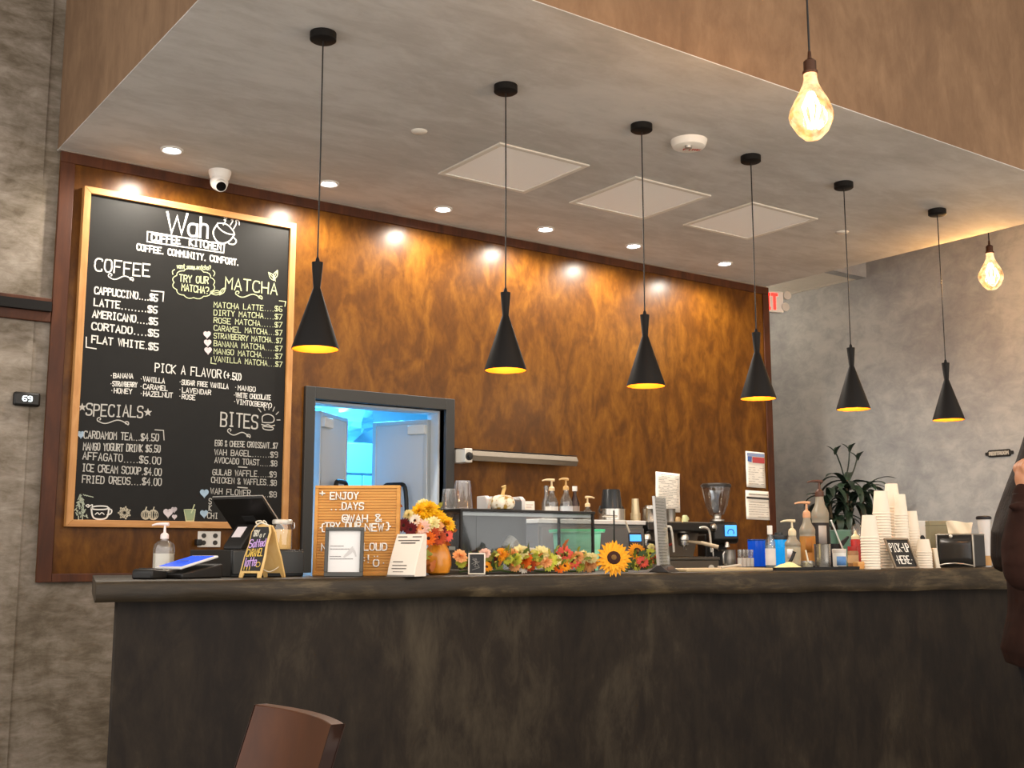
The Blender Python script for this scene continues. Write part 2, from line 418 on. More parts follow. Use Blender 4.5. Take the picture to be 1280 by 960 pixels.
# kitchen behind the doorway
KW = mat('#C9D3DA', 0.5, var=0.03)
b = MB().box(2.3, 2.4, WY+0.14, 8.4, FZ, 2.6).box(5.2, 5.3, WY+0.14, 8.4, FZ, 2.6)
struct(b.build('wall_kitchen_sides', KW))
b = MB().box(2.3, 5.3, 8.4, 8.5, FZ, 2.6)
struct(b.build('wall_kitchen_back', KW))
struct(MB().box(2.3, 5.3, WY+0.14, 8.5, 2.6, 2.66).build('ceiling_kitchen', KW))
SD = mat('#C6CCD2', 0.45); ALU = mat('#C9CCCC', 0.35, 0.6)
def swing_door(name, hx, ang, sgn, label):
    r = thing(name, label, 'door', (hx, WY+0.09, 0), ang); r['kind'] = 'structure'
    w = 0.43*sgn
    x0, x1 = min(0.02*sgn, w), max(0.02*sgn, w)
    MB().box(x0, x1, -0.018, 0.018, 0.02, 2.03).build('door_panel', SD, r, 0.003)
    b = MB().box(x0-0.006, x0+0.022, -0.024, 0.024, 0.02, 2.035).box(x1-0.022, x1+0.006, -0.024, 0.024, 0.02, 2.035)
    b.box(x0+0.022, x1-0.022, -0.024, 0.024, 2.01, 2.035)
    b.build('door_edge', ALU, r, 0.002)
    a0, a1 = (x0+x1)/2-0.10, (x0+x1)/2+0.10
    pts = []
    for k in range(17):
        t = k/16; 
        u = -1+2*t
        pts.append(((a0+a1)/2+(abs(u)**0.35)*(1 if u > 0 else -1)*0.1, -0.075, 1.62-0.30*abs(u)**4))
    pts = [(pts[0][0], -0.02, pts[0][2])]+pts+[(pts[-1][0], -0.02, pts[-1][2])]
    MB().tube(pts, 0.014, 10).build('handle', M_black, r)
    hx0 = x0 if sgn > 0 else x1-0.13
    MB().box(hx0, hx0+0.13, -0.05, -0.018, 1.94, 2.0).build('hinge_box', mat('#D8D8D4', 0.4), r, 0.004)
    return r
swing_door('door_1', 3.035, 40, 1, 'left leaf of the white kitchen swing doors, standing half open')
swing_door('door_2', 3.845, -63, -1, 'right leaf of the white kitchen swing doors, pushed well open')

# tall stainless cupboard inside the kitchen, its top heaped with clear wrapped bags
r = thing('kitchen_cupboard', 'pale cupboard inside the blue lit kitchen, seen between the swing doors', 'cupboard', (4.02, 8.1, 0))
CB = mat('#B7C4CC', 0.35, 0.3)
MB().box(-0.42, 0.62, -0.24, 0.26, FZ, 2.03).build('body', CB, r, 0.004)
for x0, x1, z0, z1 in ((-0.415, 0.03, 1.79, 2.02), (0.04, 0.61, 1.79, 2.02), (-0.415, 0.19, 0.1, 1.775), (0.20, 0.61, 0.1, 1.775)):
    MB().box(x0, x1, -0.262, -0.243, z0, z1).build('door', CB, r, 0.004)
b = MB()
random.seed(3)
rows = []
for i in range(15):
    th = PI*i/14; row = []
    for j in range(26):
        ph = 2*PI*j/26
        q = 1+0.22*math.sin(5*ph+3*th)*math.sin(4*th)+random.uniform(-0.13, 0.13)
        row.append((0.36*q*math.sin(th)*math.cos(ph), 0.17*q*math.sin(th)*math.sin(ph), 0.17-0.17*q*math.cos(th)))
    rows.append(row)
b.grid(rows, close=True)
o = b.build('plastic_bag', pane('wrap', '#DDF4FF', 0.25, 0.2, 0.45, '#E5F6FF'), None, sharp=20, loc=(4.04, 8.10, 2.07))
tag(o, 'crumpled clear plastic bag heaped on the cupboard in the blue lit kitchen', 'bag')
r = thing('tube_light', 'blue glowing tube light on the kitchen ceiling', 'light', (3.9, 7.3, 2.6))
MB().box(-0.3, 0.3, -0.04, 0.04, -0.03, 0).build('housing', M_white, r, 0.004)
MB().cyl(0.014, -0.28, 0.28, 12, T(0, 0, -0.045, 0, 90, 0)).build('tube', mat('#4FB8FF', 0.4, emit=9), r)
lamp('kitchen_tube_glow', 'AREA', (3.9, 7.2, 2.53), 125, (0.08, 0.50, 1.0), 0.5)

# left: wooden header board with a black sliding door rail
r = thing('sliding_door_header', 'brown wooden header board with black door rail on left concrete wall', 'door rail', (0.4, WY-0.012, 2.37))
MB().box(-2.4, 1.052, -0.03, 0, 0, 0.125).build('header_board', M_trim, r, 0.003)
b = MB().box(-2.4, 1.03, -0.055, -0.045, 0.055, 0.095)
b.build('rail', M_black, r, 0.002)
b = MB()
MB().box(0.72, 1.045, -0.066, -0.03, 0.05, 0.10).build('rail_stop', M_blackm, r)
for k in range(2): MB().lathe([(0.014, 0), (0.014, 0.012), (0.006, 0.016)], 12, T(0.5-0.45*k, -0.055, 0.075, 90)).build('bolt', M_steeld, r)

# thermostat
p0, p1 = PY(17, 489, 6.12), PY(50, 509, 6.12)
w, h = p1.x-p0.x, p0.z-p1.z
r = thing('thermostat', 'small black wall thermostat with glowing digits on the left concrete wall', 'thermostat', ((p0.x+p1.x)/2, WY-0.012, p1.z))
MB().box(-w/2, w/2, -0.028, 0, 0, h).build('body', M_black, r, 0.012)
b = MB(); f = lambda u, v: (u, -0.0295, v)
write(b, '69', (-0.022, h*.36), (0.022, h*.36), h*.34, 0.006, f)
b.build('digits', mat('#D5E2E6', 0.5, emit=1.5), r)

# double power outlet
for i, (x0, x1, y0, y1) in enumerate(((247, 275, 664, 684),)):
    p0, p1 = PY(x0, y0, PYW), PY(x1, y1, PYW)
    w, h = p1.x-p0.x, p0.z-p1.z
    r = thing('power_outlet', 'white double wall outlet plate on brown panelling below the chalkboard', 'outlet', ((p0.x+p1.x)/2, PYW, p1.z))
    MB().box(-w/2, w/2, -0.008, 0, 0, h).build('plate', M_white, r, 0.003)
    for k in (-1, 1):
        for z in (0.28, 0.72):
            b = MB().cyl(0.013, 0, 0.004, 14, T(k*w/4, -0.008, h*z, 90))
            b.build('socket', mat('#3A3632', 0.5), r)
    MB().box(-w/2-0.02, -w/2+0.012, -0.05, -0.008, h*.1, h*.5).build('plug', M_black, r, 0.006)

# ------------------------------------------------------------------ ceiling fittings
SPX = [(215, 187), (411, 229), (554, 261), (682, 286), (792, 307), (906, 329)]
names = ['leftmost, above the top left corner of the chalkboard', 'second from the left, right of the dome camera', 'third from the left, over the kitchen doorway',
         'fourth from the left, above the syrup bottles', 'fifth from the left, above the espresso machine', 'rightmost, nearest the exit sign']
for (px, py), nm in zip(SPX, names):
    p = PZ(px, py, CZ)
    r = thing('recessed_downlight', 'small lit recessed ceiling downlight, '+nm, 'downlight', (p.x, p.y, CZ), 0, 'recessed downlights along the wood wall')
    MB().lathe([(0.060, 0), (0.060, -0.006), (0.050, -0.010), (0.040, -0.004), (0.040, 0)], 28).build('trim_ring', mat('#D9D5CE', 0.4), r)
    MB().lathe([(0.0001, -0.005), (0.040, -0.005), (0.040, -0.003), (0.0001, -0.003)], 28).build('lens', mat('#F2F6FF', 0.4, emit=30), r)
    lamp('downlight_beam', 'SPOT', (p.x, p.y, CZ-0.012), 100, (1.0, 0.91, 0.78), 0.045, (0, 0, 0), R(168), 0.5)
for (q, nm) in (([(551, 215), (625, 176), (736, 207), (653, 241)], 'nearest the smoke alarm, left of three'), ([(717, 254), (780, 221), (889, 241), (812, 273)], 'middle of three'),
                ([(859, 283), (940, 252), (1021, 270), (932, 298)], 'right of three, nearest the exit sign')):
    c = [PZ(a, bb, CZ) for a, bb in q]; cx, cy = sum(v.x for v in c)/4, sum(v.y for v in c)/4
    r = thing('ceiling_panel', 'flat white square panel in the grey ceiling, '+nm, 'ceiling panel', (cx, cy, CZ), 0, 'square ceiling panels')
    b = MB(); s, t = 0.302, 0.272
    for x0, x1, y0, y1 in ((-s, s, -s, -t), (-s, s, t, s), (-s, -t, -t, t), (t, s, -t, t)): b.box(x0, x1, y0, y1, -0.010, 0)
    b.build('panel_frame', mat('#D9D2C6', 0.6), r, 0.002)
    MB().box(-t, t, -t, t, -0.005, 0).build('panel', mat('#FDFAF5', 0.6), r)
# smoke alarm
p = PZ(861, 176, CZ)
SA = 1.22
r = thing('smoke_alarm', 'round white smoke alarm with red lettering on the ceiling', 'smoke alarm', (p.x, p.y, CZ), -30); r.scale = (SA, SA, SA)
MB().lathe([(0.0001, -0.034), (0.055, -0.034), (0.068, -0.028), (0.075, -0.012), (0.078, 0)], 32).build('body', mat('#E9E4DA', 0.5), r)
MB().lathe([(0.0001, -0.046), (0.014, -0.044), (0.016, -0.034)], 16, T(-0.01, -0.03, 0)).build('sensor', mat('#A8A49C', 0.3, 0.6), r)
b = MB(); write(b, 'FIRE', (-0.02, 0.022), (0.052, 0.022), -0.018, 0.0045, lambda u, v: (u, v, -0.0347)); b.build('lettering', mat('#C22A22', 0.6), r)
for px, py, nm in ((524, 164, 'left of the first square ceiling panel'), (1053, 290, 'near the right end of the ceiling, behind a pendant cord')):
    p = PZ(px, py, CZ)
    o = MB().lathe([(0.0001, -0.008), (0.034, -0.007), (0.040, -0.003), (0.042, 0)], 28).build('sprinkler_cover', mat('#E4DED2', 0.5), loc=(p.x, p.y, CZ))
    tag(o, 'small flat white sprinkler cover '+nm, 'sprinkler cover', 'sprinkler covers')
# dome camera
p = PZ(275, 214, CZ)
r = thing('security_camera', 'white turret security camera under the ceiling above the chalkboard', 'camera', (p.x, p.y, CZ), -35.7)
MB().lathe([(0.040, -0.058), (0.054, -0.040), (0.062, -0.014), (0.062, 0)], 28).build('base', mat('#E8E2DA', 0.45), r)
MB().ball((0, -0.008, -0.066), 0.050).build('ball', mat('#ECE7E0', 0.4), r)
m = aim((0.012, -0.03, -0.085), (0.35, -0.75, -0.62))
b = MB().lathe([(0.034, 0.0), (0.033, 0.034), (0.028, 0.036)], 24, m); b.build('lens_ring', mat('#DAD5CE', 0.4), r)
MB().lathe([(0.0001, 0.0375), (0.027, 0.0372)], 24, m).build('lens', mat('#0B0A0B', 0.12), r)

# exit sign in the hall mouth
r = thing('exit_sign', 'white exit sign with red letters beside the end of the wood wall', 'exit sign', (7.185, 6.36, 3.17), -18)
MB().box(-0.16, 0.15, -0.025, 0.025, 0, 0.18).build('housing', mat('#E8E4E0', 0.5), r, 0.006)
b = MB(); write(b, 'EXIT', (-0.135, 0.03), (0.085, 0.03), 0.12, 0.026, lambda u, v: (u, -0.0262, v)); b.build('lettering', mat('#FF2A22', 0.5, emit=3.0), r)
MB().cyl(0.012, 0.18, HZ-3.17+0.004, 12).build('stem', M_white, r)
for k in (-1, 1):
    MB().lathe([(0.0001, -0.03), (0.026, -0.028), (0.036, 0.0), (0.036, 0.012), (0.0001, 0.014)], 18, T(0.175+0.01*k, -0.02, 0.1+0.05*k, 90)).build('lamp_head', mat('#C9C5BE', 0.35), r)

lamp('hall_fill_light', 'POINT', (7.45, 7.3, 3.40), 12, (1.0, 0.88, 0.72), 0.12)  # unseen hall lamp, added to brighten the hall and the right wall
# restroom plaque on the right wall
p0, p1 = PX(1233, 573, XW), PX(1267, 560, XW)
L_ = abs(p1.y-p0.y); H_ = abs(p1.z-p0.z)*0.85
r = thing('wall_plaque', 'small black name plaque with scalloped ends on the right grey wall', 'plaque', (XW, (p0.y+p1.y)/2, min(p0.z, p1.z)+0.005), -90)
hw = L_/2
poly = [(-hw, H_*.28), (-hw*.84, H_*.28), (-hw*.74, 0), (hw*.74, 0), (hw*.84, H_*.28), (hw, H_*.28), (hw, H_*.72), (hw*.84, H_*.72), (hw*.74, H_), (-hw*.74, H_), (-hw*.84, H_*.72), (-hw, H_*.72)]
MB().prism(poly, -0.014, 0).build('plate', M_black, r, 0.002)
b = MB(); write(b, 'RESTROOM', (-hw*.68, H_*.3), (hw*.68, H_*.3), H_*.40, 0.009, lambda u, v: (u, -0.0155, v)); b.build('lettering', mat('#B9B2A6', 0.5), r)

# ------------------------------------------------------------------ pendant lamps over the counter
PEND = [(397, 40), (625, 104), (788, 155), (928, 192), (1047, 224), (1165, 257)]
pn = ['leftmost of its row', 'second from the left, above the display case', 'third from the left, above the sunflower',
      'fourth from the left', 'fifth from the left', 'rightmost of its row']
M_gold = mat('#D07F12', 0.45, 0.25)
proto = None
for (px, py), nm in zip(PEND, pn):
    p = PZ(px, py+7, CZ); x, y = p.x, 4.05
    z0 = PY(397, 437, 4.05).z            # rim height, the same for all
    lab = 'black cone pendant lamp lined in gold, '+nm
    if proto is None:
        r = proto = thing('pendant_lamp', lab, 'pendant lamp', (x, y, z0), 0, 'black cone pendant lamps over the counter')
        top = CZ-z0
        MB().lathe([(0.0001, top-0.036), (0.047, top-0.036), (0.054, top-0.031), (0.054, top-0.001)], 32).build('canopy', M_blackm, r)
        MB().tube([(0, 0, 0.36), (0.0015, 0, 0.8), (0, 0, top-0.035)], 0.0032, 8).build('cord', M_black, r)
        MB().lathe([(0.091, 0.0), (0.0925, 0.0), (0.0925, 0.006), (0.016, 0.242), (0.014, 0.246), (0.0225, 0.346), (0.0225, 0.350), (0.009, 0.352), (0.007, 0.366), (0.0035, 0.372)], 36, cap=False).build('shade', M_blackm, r)
        MB().lathe([(0.0905, 0.0005), (0.0892, 0.006), (0.0135, 0.238), (0.0001, 0.239)], 36, cap=False).build('shade_lining', M_gold, r)
        MB().lathe([(0.0001, 0.060), (0.012, 0.064), (0.017, 0.080), (0.012, 0.105), (0.009, 0.13)], 16).build('bulb', mat('#FFC060', 0.4, emit=5), r)
    else:
        r = copy_tree(proto); r['label'] = lab; r.location = (x, y, z0)
    lamp('pendant_glow', 'POINT', (x, y, z0+0.045), 2.4, (1.0, 0.72, 0.36), 0.02)

# ------------------------------------------------------------------ Edison bulbs
M_amber = bpy.data.materials.new('amber_bulb_glass'); M_amber.use_nodes = True
N, L = M_amber.node_tree.nodes, M_amber.node_tree.links
N.remove(N['Principled BSDF'])
tr = N.new('ShaderNodeBsdfTransparent'); tr.inputs[0].default_value = lin('#FFD79A')
em = N.new('ShaderNodeEmission'); em.inputs[0].default_value = lin('#FFD6A0'); em.inputs[1].default_value = 3.0
gl = N.new('ShaderNodeBsdfGlossy'); gl.inputs['Roughness'].default_value = 0.05
lw = N.new('ShaderNodeLayerWeight'); lw.inputs[0].default_value = 0.35
tc = N.new('ShaderNodeTexCoord'); no = N.new('ShaderNodeTexNoise'); no.inputs['Scale'].default_value = 22; no.inputs['Detail'].default_value = 3
L.new(tc.outputs['Object'], no.inputs['Vector'])
mr = N.new('ShaderNodeMapRange'); mr.inputs[1].default_value = 0.35; mr.inputs[2].default_value = 0.65; mr.inputs[3].default_value = 0.06; mr.inputs[4].default_value = 0.6
L.new(no.outputs[0], mr.inputs[0])
m1 = N.new('ShaderNodeMixShader'); m2 = N.new('ShaderNodeMixShader')
L.new(mr.outputs[0], m1.inputs[0]); L.new(tr.outputs[0], m1.inputs[1]); L.new(em.outputs[0], m1.inputs[2])
L.new(lw.outputs['Facing'], m2.inputs[0]); L.new(m1.outputs[0], m2.inputs[1]); L.new(gl.outputs[0], m2.inputs[2])
mm = N.new('ShaderNodeMath'); mm.operation = 'MULTIPLY'; mm.inputs[1].default_value = 0.3
L.new(lw.outputs['Facing'], mm.inputs[0]); L.new(mm.outputs[0], m2.inputs[0])
L.new(m2.outputs[0], N['Material Output'].inputs[0])
M_fil = mat('#FFDDA8', 0.4, emit=90)
def bulb(name, loc, label, watts):
    """loc is the lowest point of the glass"""
    r = thing(name, label, 'light bulb', loc, 0, 'bare amber light bulbs')
    ecc = lambda a, z: 1+0.035*math.sin(5*a+z*30)*(1 if z < 0.15 else 0)
    MB().lathe([(0.0002, 0.0), (0.03, 0.008), (0.058, 0.034), (0.078, 0.072), (0.083, 0.098), (0.078, 0.125), (0.062, 0.158), (0.042, 0.195), (0.030, 0.222), (0.025, 0.245), (0.025, 0.265)], 40, ecc=ecc).build('glass', M_amber, r)
    b = MB()
    for k in range(6):
        a = k*PI/3
        b.tube([(0.008*math.cos(a), 0.008*math.sin(a), 0.19), (0.034*math.cos(a+0.5), 0.034*math.sin(a+0.5), 0.13), (0.012*math.cos(a+1), 0.012*math.sin(a+1), 0.05)], 0.0048, 6)
    b.build('filament', M_fil, r)
    MB().lathe([(0.027, 0.262), (0.029, 0.266), (0.029, 0.272), (0.024, 0.274), (0.024, 0.312), (0.018, 0.318), (0.008, 0.325), (0.006, 0.352), (0.003, 0.356)], 20).build('socket', mat('#4A2E1E', 0.4, 0.5), r)
    MB().tube([(0, 0, 0.35), (-0.004, 0, 0.9), (0.0, 0, HI-loc[2])], 0.004, 8).build('cord', M_black, r)
    lamp('bulb_light', 'POINT', (loc[0], loc[1], loc[2]+0.11), watts, WARM, 0.05)
p = CAMP + ray(1016, 176)*(4.29/FPX)
bulb('hanging_bulb', p, 'large glowing amber bulb hanging at upper right before the bulkhead', 30)
p = CAMP + ray(1240, 363)*(7.9/FPX)
bulb('hanging_bulb', p, 'smaller looking glowing bulb hanging by the right grey wall', 58)

# ------------------------------------------------------------------ menu chalkboard
BY = 6.092                                   # writing surface
cbl, cbr, cbb, cbt = 1.575, 2.795, 1.322, 3.118
CBX, CBZ = (cbl+cbr)/2, cbb
r = thing('menu_chalkboard', 'large framed chalkboard menu with handwritten chalk drinks and prices on wood wall', 'chalkboard', (CBX, PYW, CBZ))
hw, hh, fw_ = (cbr-cbl)/2, cbt-cbb, 0.036
MB().box(-hw+0.01, hw-0.01, BY-PYW, 0, 0.01, hh-0.01).build('board', mat('#151412', 0.6, var=0.10, spec=0.3), r)
for poly, m_ in (([(-hw, 0), (hw, 0), (hw-fw_, fw_), (-hw+fw_, fw_)], M_oakh), ([(-hw, hh), (-hw+fw_, hh-fw_), (hw-fw_, hh-fw_), (hw, hh)], M_oakh),
                 ([(-hw, 0), (-hw+fw_, fw_), (-hw+fw_, hh-fw_), (-hw, hh)], M_oak), ([(hw, 0), (hw, hh), (hw-fw_, hh-fw_), (hw-fw_, fw_)], M_oak)):
    MB().prism(poly, BY-PYW-0.018, 0.0, 'y').build('frame_rail', m_, r, 0.002)
def cb(px, py): p = PY(px, py, BY); return (p.x-CBX, p.z-CBZ)
f_cb = lambda u, v: (u, BY-PYW-0.0012, v)
def cw(mb, s, x0, y0, x1, y1, hpx, w=0.0065, jit=0.22):
    a, c = cb(x0, y0), cb(x1, y1)
    h = cb(x0, y0-hpx)[1]-a[1]
    write(mb, s, a, c, h, w, f_cb, jit)
def cl(mb, pts, w=0.006, sm=True):
    p = [cb(*q) for q in pts]
    ribbon(mb, smooth(p) if sm else p, w, f_cb)
def flour(mb, x0, y0, x1, y1, w=0.006):
    n = 30; pts = []
    for k in range(n+1):
        t = k/n; x = x0+(x1-x0)*t; y = y0+(y1-y0)*t+3.2*math.sin(2*PI*t*1.0+0.3)
        pts.append((x, y))
    cl(mb, pts, w, False)
    for cx, cy, s in ((x0+2.2, y0-1, 1), (x1-2.2, y1-1, -1)):
        cl(mb, [(cx+3.2*math.cos(s*a*0.5+(2.4 if s > 0 else 0.6))*(1-a/14), cy+3.0*math.sin(s*a*0.5+(2.4 if s > 0 else 0.6))*(1-a/14)) for a in range(11)], w*.9, False)
def fan(mb, pts):
    p = [cb(*q) for q in pts]
    c = (sum(a for a, _ in p)/len(p), sum(b_ for _, b_ in p)/len(p))
    n = len(p)
    mb.add([f_cb(*c)]+[f_cb(*q) for q in p], [(0, i+1, (i+1) % n+1) for i in range(n)])
def heart(mb, x, y, s, fill=True):
    pts = []
    for k in range(24):
        t = 2*PI*k/24
        pts.append((x+s*math.sin(t)**3, y-s*(13*math.cos(t)-5*math.cos(2*t)-2*math.cos(3*t)-math.cos(4*t))/15))
    if fill: fan(mb, pts)
    cl(mb, pts+[pts[0]], 0.005, False)
def star(mb, x, y, s):
    fan(mb, [(x+(s if k % 2 == 0 else s*.42)*math.sin(k*PI/5), y-(s if k % 2 == 0 else s*.42)*math.cos(k*PI/5)) for k in range(10)])
CH_W, CH_G, CH_S, CH_B = mat('#DAD6CE', 0.9), mat('#BCC198', 0.9), mat('#B4B0A8', 0.9), mat('#9DB4C6', 0.9)
def line(m_, s, *a):
    q = MB(); cw(q, s, *a); q.build('menu_line', m_, r)
random.seed(11)
b = MB()   # title block
cw(b, 'W', 208, 291, 233, 293, 26, 0.013, 0); cw(b, 'a', 235, 294.5, 246, 296, 23, 0.013, 0); cw(b, 'h', 250, 296.5, 259, 297.5, 25, 0.013, 0)
cl(b, [(184.3, 289.6), (280.4, 305.6), (279.3, 316.1), (183.8, 302), (184.3, 289.6)], 0.007, False)
cw(b, 'COFFEE', 189, 300.5, 225, 305, 8.5, 0.0085); cw(b, 'KITCHEN', 236.6, 306.8, 276, 312.8, 8.5, 0.0085)
cw(b, 'COFFEE. COMMUNITY. COMFORT.', 171, 312.5, 298, 331.8, 7.6, 0.0075)
b.build('title_lettering', CH_W, r)
b = MB()   # steaming cup drawing
cl(b, [(272, 279), (283, 279), (293, 290), (292, 294), (280, 291), (271, 283), (272, 279)], 0.007)
cl(b, [(271, 281), (265, 290), (270, 302), (279, 305), (288, 301), (293, 293)], 0.008)
cl(b, [(292, 297), (296, 301), (293, 306), (286, 305), (285, 303)], 0.007)
for x in (279, 288, 296): cl(b, [(x, 281), (x+4, 275), (x-1, 270), (x+5, 266), (x+6, 272), (x+1, 275)] if x < 296 else [(292, 286), (296, 279), (294, 275), (299, 276), (299, 281)], 0.006)
b.build('cup_drawing', CH_W, r)
b = MB()   # coffee list
cw(b, 'COFFEE', 118.2, 338.6, 186.6, 346, 15.5, 0.008); flour(b, 136, 345, 166, 350)
for s, a, y0, c, y1 in (('CAPPUCCINO....$5', 118, 367.2, 196.5, 376.6), ('LATTE........$6', 117.5, 381.7, 196, 391.6), ('AMERICANO....$5', 115.6, 396.3, 196.5, 406.3),
                        ('CORTADO....$5', 114.5, 411.7, 197.7, 421.1), ('FLAT WHITE.$5', 114.5, 428.1, 197.2, 438)): line(CH_W, s, a, y0, c, y1, 8.6, 0.0072)
cl(b, [(189, 363.5), (204.5, 365), (203.5, 376.5)], 0.006, False); cl(b, [(107.8, 421.5), (107.6, 434), (120, 436)], 0.006, False)
b.build('coffee_heading', CH_W, r)
b = MB()   # cloud with the matcha question
cw(b, 'want some matcha?', 221, 335.5, 263, 337.5, 5.5, 0.0045); cw(b, 'TRY OUR', 224, 351.7, 260, 354.8, 8.5, 0.006); cw(b, 'MATCHA?', 227, 363, 260.5, 367.2, 8, 0.006)
pts = []
for k in range(12*6+1):
    t = 2*PI*k/72; q = 1+0.10*abs(math.sin(6*t))
    pts.append((242+24.5*q*math.cos(t), 354.5+17.5*q*math.sin(t)+1.5*math.cos(t)))
cl(b, pts, 0.005, False)
cl(b, [(218, 337), (215, 339), (216, 343)], 0.005); cl(b, [(266, 338), (269, 341), (267, 345)], 0.005)
b.build('cloud_note', CH_G, r)
b = MB()   # matcha list
cw(b, 'MATCHA', 281.6, 360.8, 346, 368, 14, 0.0075); flour(b, 295, 367, 327, 373)
for (x, y, a, s) in ((340, 346, 0.9, 7), (344, 344, 2.0, 6.5), (270, 366, -0.1, 7), (278, 364, -0.9, 6)):
    dx, dy = s*math.cos(a), s*math.sin(a)
    cl(b, [(x-dx, y-dy), (x-dy*.5, y+dx*.5), (x+dx, y+dy), (x+dy*.5, y-dx*.5), (x-dx, y-dy)], 0.005); cl(b, [(x-dx, y-dy), (x+dx, y+dy)], 0.004, False)
MI = ['MATCHA LATTE....$6', 'DIRTY MATCHA....$7', 'ROSE MATCHA.....$7', 'CARAMEL MATCHA...$7', 'STRAWBERRY MATCHA..$7', 'BANANA MATCHA....$7', 'MANGO MATCHA.....$7', 'VANILLA MATCHA...$7']
for k, s in enumerate(MI): line(CH_G, s, 267.2, 384.2+9.65*k, 352.4, 389.6+9.9*k, 6.6, 0.0042)
cl(b, [(349, 376), (357, 377), (356, 383)], 0.005, False); cl(b, [(264, 447), (263.5, 454), (270, 455)], 0.005, False)
b.build('matcha_heading', CH_G, r)
b = MB()
for x, y in ((258.8, 418), (259.5, 428.4), (260, 438)): b = MB(); heart(b, x, y, 4.2); b.build('heart_mark', mat('#D9C6C6', 0.9), r)
b = MB()   # flavours
cw(b, 'PICK A FLAVOR', 193.7, 464.6, 276, 472.8, 10.5, 0.006); cw(b, '(+.50)', 280, 473, 301.5, 475.6, 8.5, 0.006)
for s, a, y0, c, y1 in (('*BANANA', 137.4, 472.3, 166, 473), ('*STRAWBERRY', 137.4, 482.4, 171, 484), ('*HONEY', 137.8, 491, 164.5, 492.5),
                        ('*VANILLA', 174.8, 476.3, 205.4, 479), ('*CARAMEL', 174.3, 485.7, 209, 488.5), ('*HAZELNUT', 174.5, 494.5, 215.5, 497),
                        ('*SUGAR FREE VANILLA', 223.6, 480.3, 285, 486), ('*LAVENDAR', 223, 489.8, 263.3, 493.7), ('*ROSE', 223, 498, 243.6, 500),
                        ('*MANGO', 292.6, 487, 319, 490), ('*WHITE CHOCOLATE', 291.6, 496.6, 338, 500), ('*VIMTO(BERRY)', 291.6, 504.6, 339.7, 510)): line(CH_W, s, a, y0, c, y1, 5.9, 0.0046)
b.build('flavor_heading', CH_W, r)
b = MB()   # specials
star(b, 102.7, 509, 5.5); star(b, 184.8, 515.6, 5.5)
cw(b, 'SPECIALS', 107.6, 519.2, 178, 521.6, 14.5, 0.0072); flour(b, 122, 525, 160, 530, 0.0055)
for s, a, y0, c, y1 in (('CARDAMOM TEA...$4.50', 104.6, 547.8, 198, 551.4), ('MANGO YOGURT DRINK $6.50', 104, 562.4, 200, 565.4), ('AFFAGATO.....$6.00', 103.4, 574, 200.7, 580.6),
                        ('ICE CREAM SCOOP.$4.00', 102.7, 588.8, 201.4, 594.7), ('FRIED OREOS....$4.00', 102.7, 603.4, 201.4, 606.9)): line(CH_S, s, a, y0, c, y1, 9, 0.0052)
cl(b, [(193.7, 537.3), (204.2, 538), (205, 550)], 0.005, False)
b.build('specials_heading', CH_S, r)
for x, y, q in ((101, 543, 4.2), (255.3, 616.3, 5), (255, 642, 4.6)): b = MB(); heart(b, x, y, q); b.build('heart_mark', CH_B, r)
b = MB()   # bites
cw(b, 'BITES', 275.7, 532, 321.4, 536, 17, 0.0085); flour(b, 285, 539, 312, 546, 0.0055)
for s, a, y0, c, y1 in (('EGG & CHEESE CROISSANT..$7', 268.7, 557.2, 346.7, 560.7), ('WAH BAGEL.......$9', 268.2, 568.4, 346.7, 572), ('AVOCADO TOAST.....$8', 268.2, 578.3, 346, 583),
                        ('GULAB WAFFLE.....$9', 265.6, 593.5, 345, 596.6), ('CHICKEN & WAFFLES..$8', 264, 603.4, 345.3, 606.9), ('WAH FLOWER.......$8', 263, 617, 345.3, 621.7)): line(CH_S, s, a, y0, c, y1, 7, 0.0043)
for s, a, y0, c in (('S', 261, 630, 264), ('K', 261, 638.5, 264), ('CHI', 259, 648, 272)): line(CH_S, s, a, y0, c, y0+.3, 7, 0.0043)
cl(b, [(298, 583.6), (308.5, 584.3)], 0.006, False); cl(b, [(297, 609), (309, 610)], 0.006, False)
b.build('bites_heading', CH_S, r)
b = MB()   # burger
cl(b, [(328, 528), (327, 520), (335, 517), (343, 521), (342, 529), (328, 528)], 0.006); cl(b, [(327, 530.5), (331, 532), (335, 530.5), (339, 533), (343, 531.5)], 0.006)
cl(b, [(328, 533), (329, 537), (341, 538), (342, 534), (328, 533)], 0.006)
for x0, y0, x1, y1 in ((326, 515, 323, 511), (331, 513, 329, 508), (336, 512, 336, 507), (341, 514, 343, 509), (345, 518, 348, 515), (346, 525, 350, 525)): cl(b, [(x0, y0), (x1, y1)], 0.005, False)
b.build('burger_drawing', CH_S, r)
b = MB()   # fir tree
random.seed(5)
for k in range(60):
    t = random.random(); w = 1+8*t; x = 100.5+random.uniform(-w, w); y = 618+t*27
    cl(b, [(x, y), (x+random.uniform(-3, 3), y+random.uniform(1.5, 3.5))], 0.0045, False)
cl(b, [(98, 645), (98, 650), (103, 650), (103, 645)], 0.005, False)
for k in range(5): cl(b, [(104+k*2.6, 618+k*0.7), (106+k*2.6, 619.5+k*.5)], 0.004, False)
b.build('tree_drawing', mat('#A3AB98', 0.9), r)
b = MB()   # white line drawings along the foot of the board
cl(b, [(114, 635), (115, 645), (119, 649), (131, 649), (135, 645), (136, 635)], 0.008); cl(b, [(114, 635), (118, 632.5), (133, 632.5), (136, 635), (132, 637), (117, 637), (114, 635)], 0.007)
cl(b, [(135, 636), (140, 637), (139, 642), (134, 644)], 0.007); cl(b, [(119, 643), (122, 640), (124, 644), (127, 640), (130, 643)], 0.005)
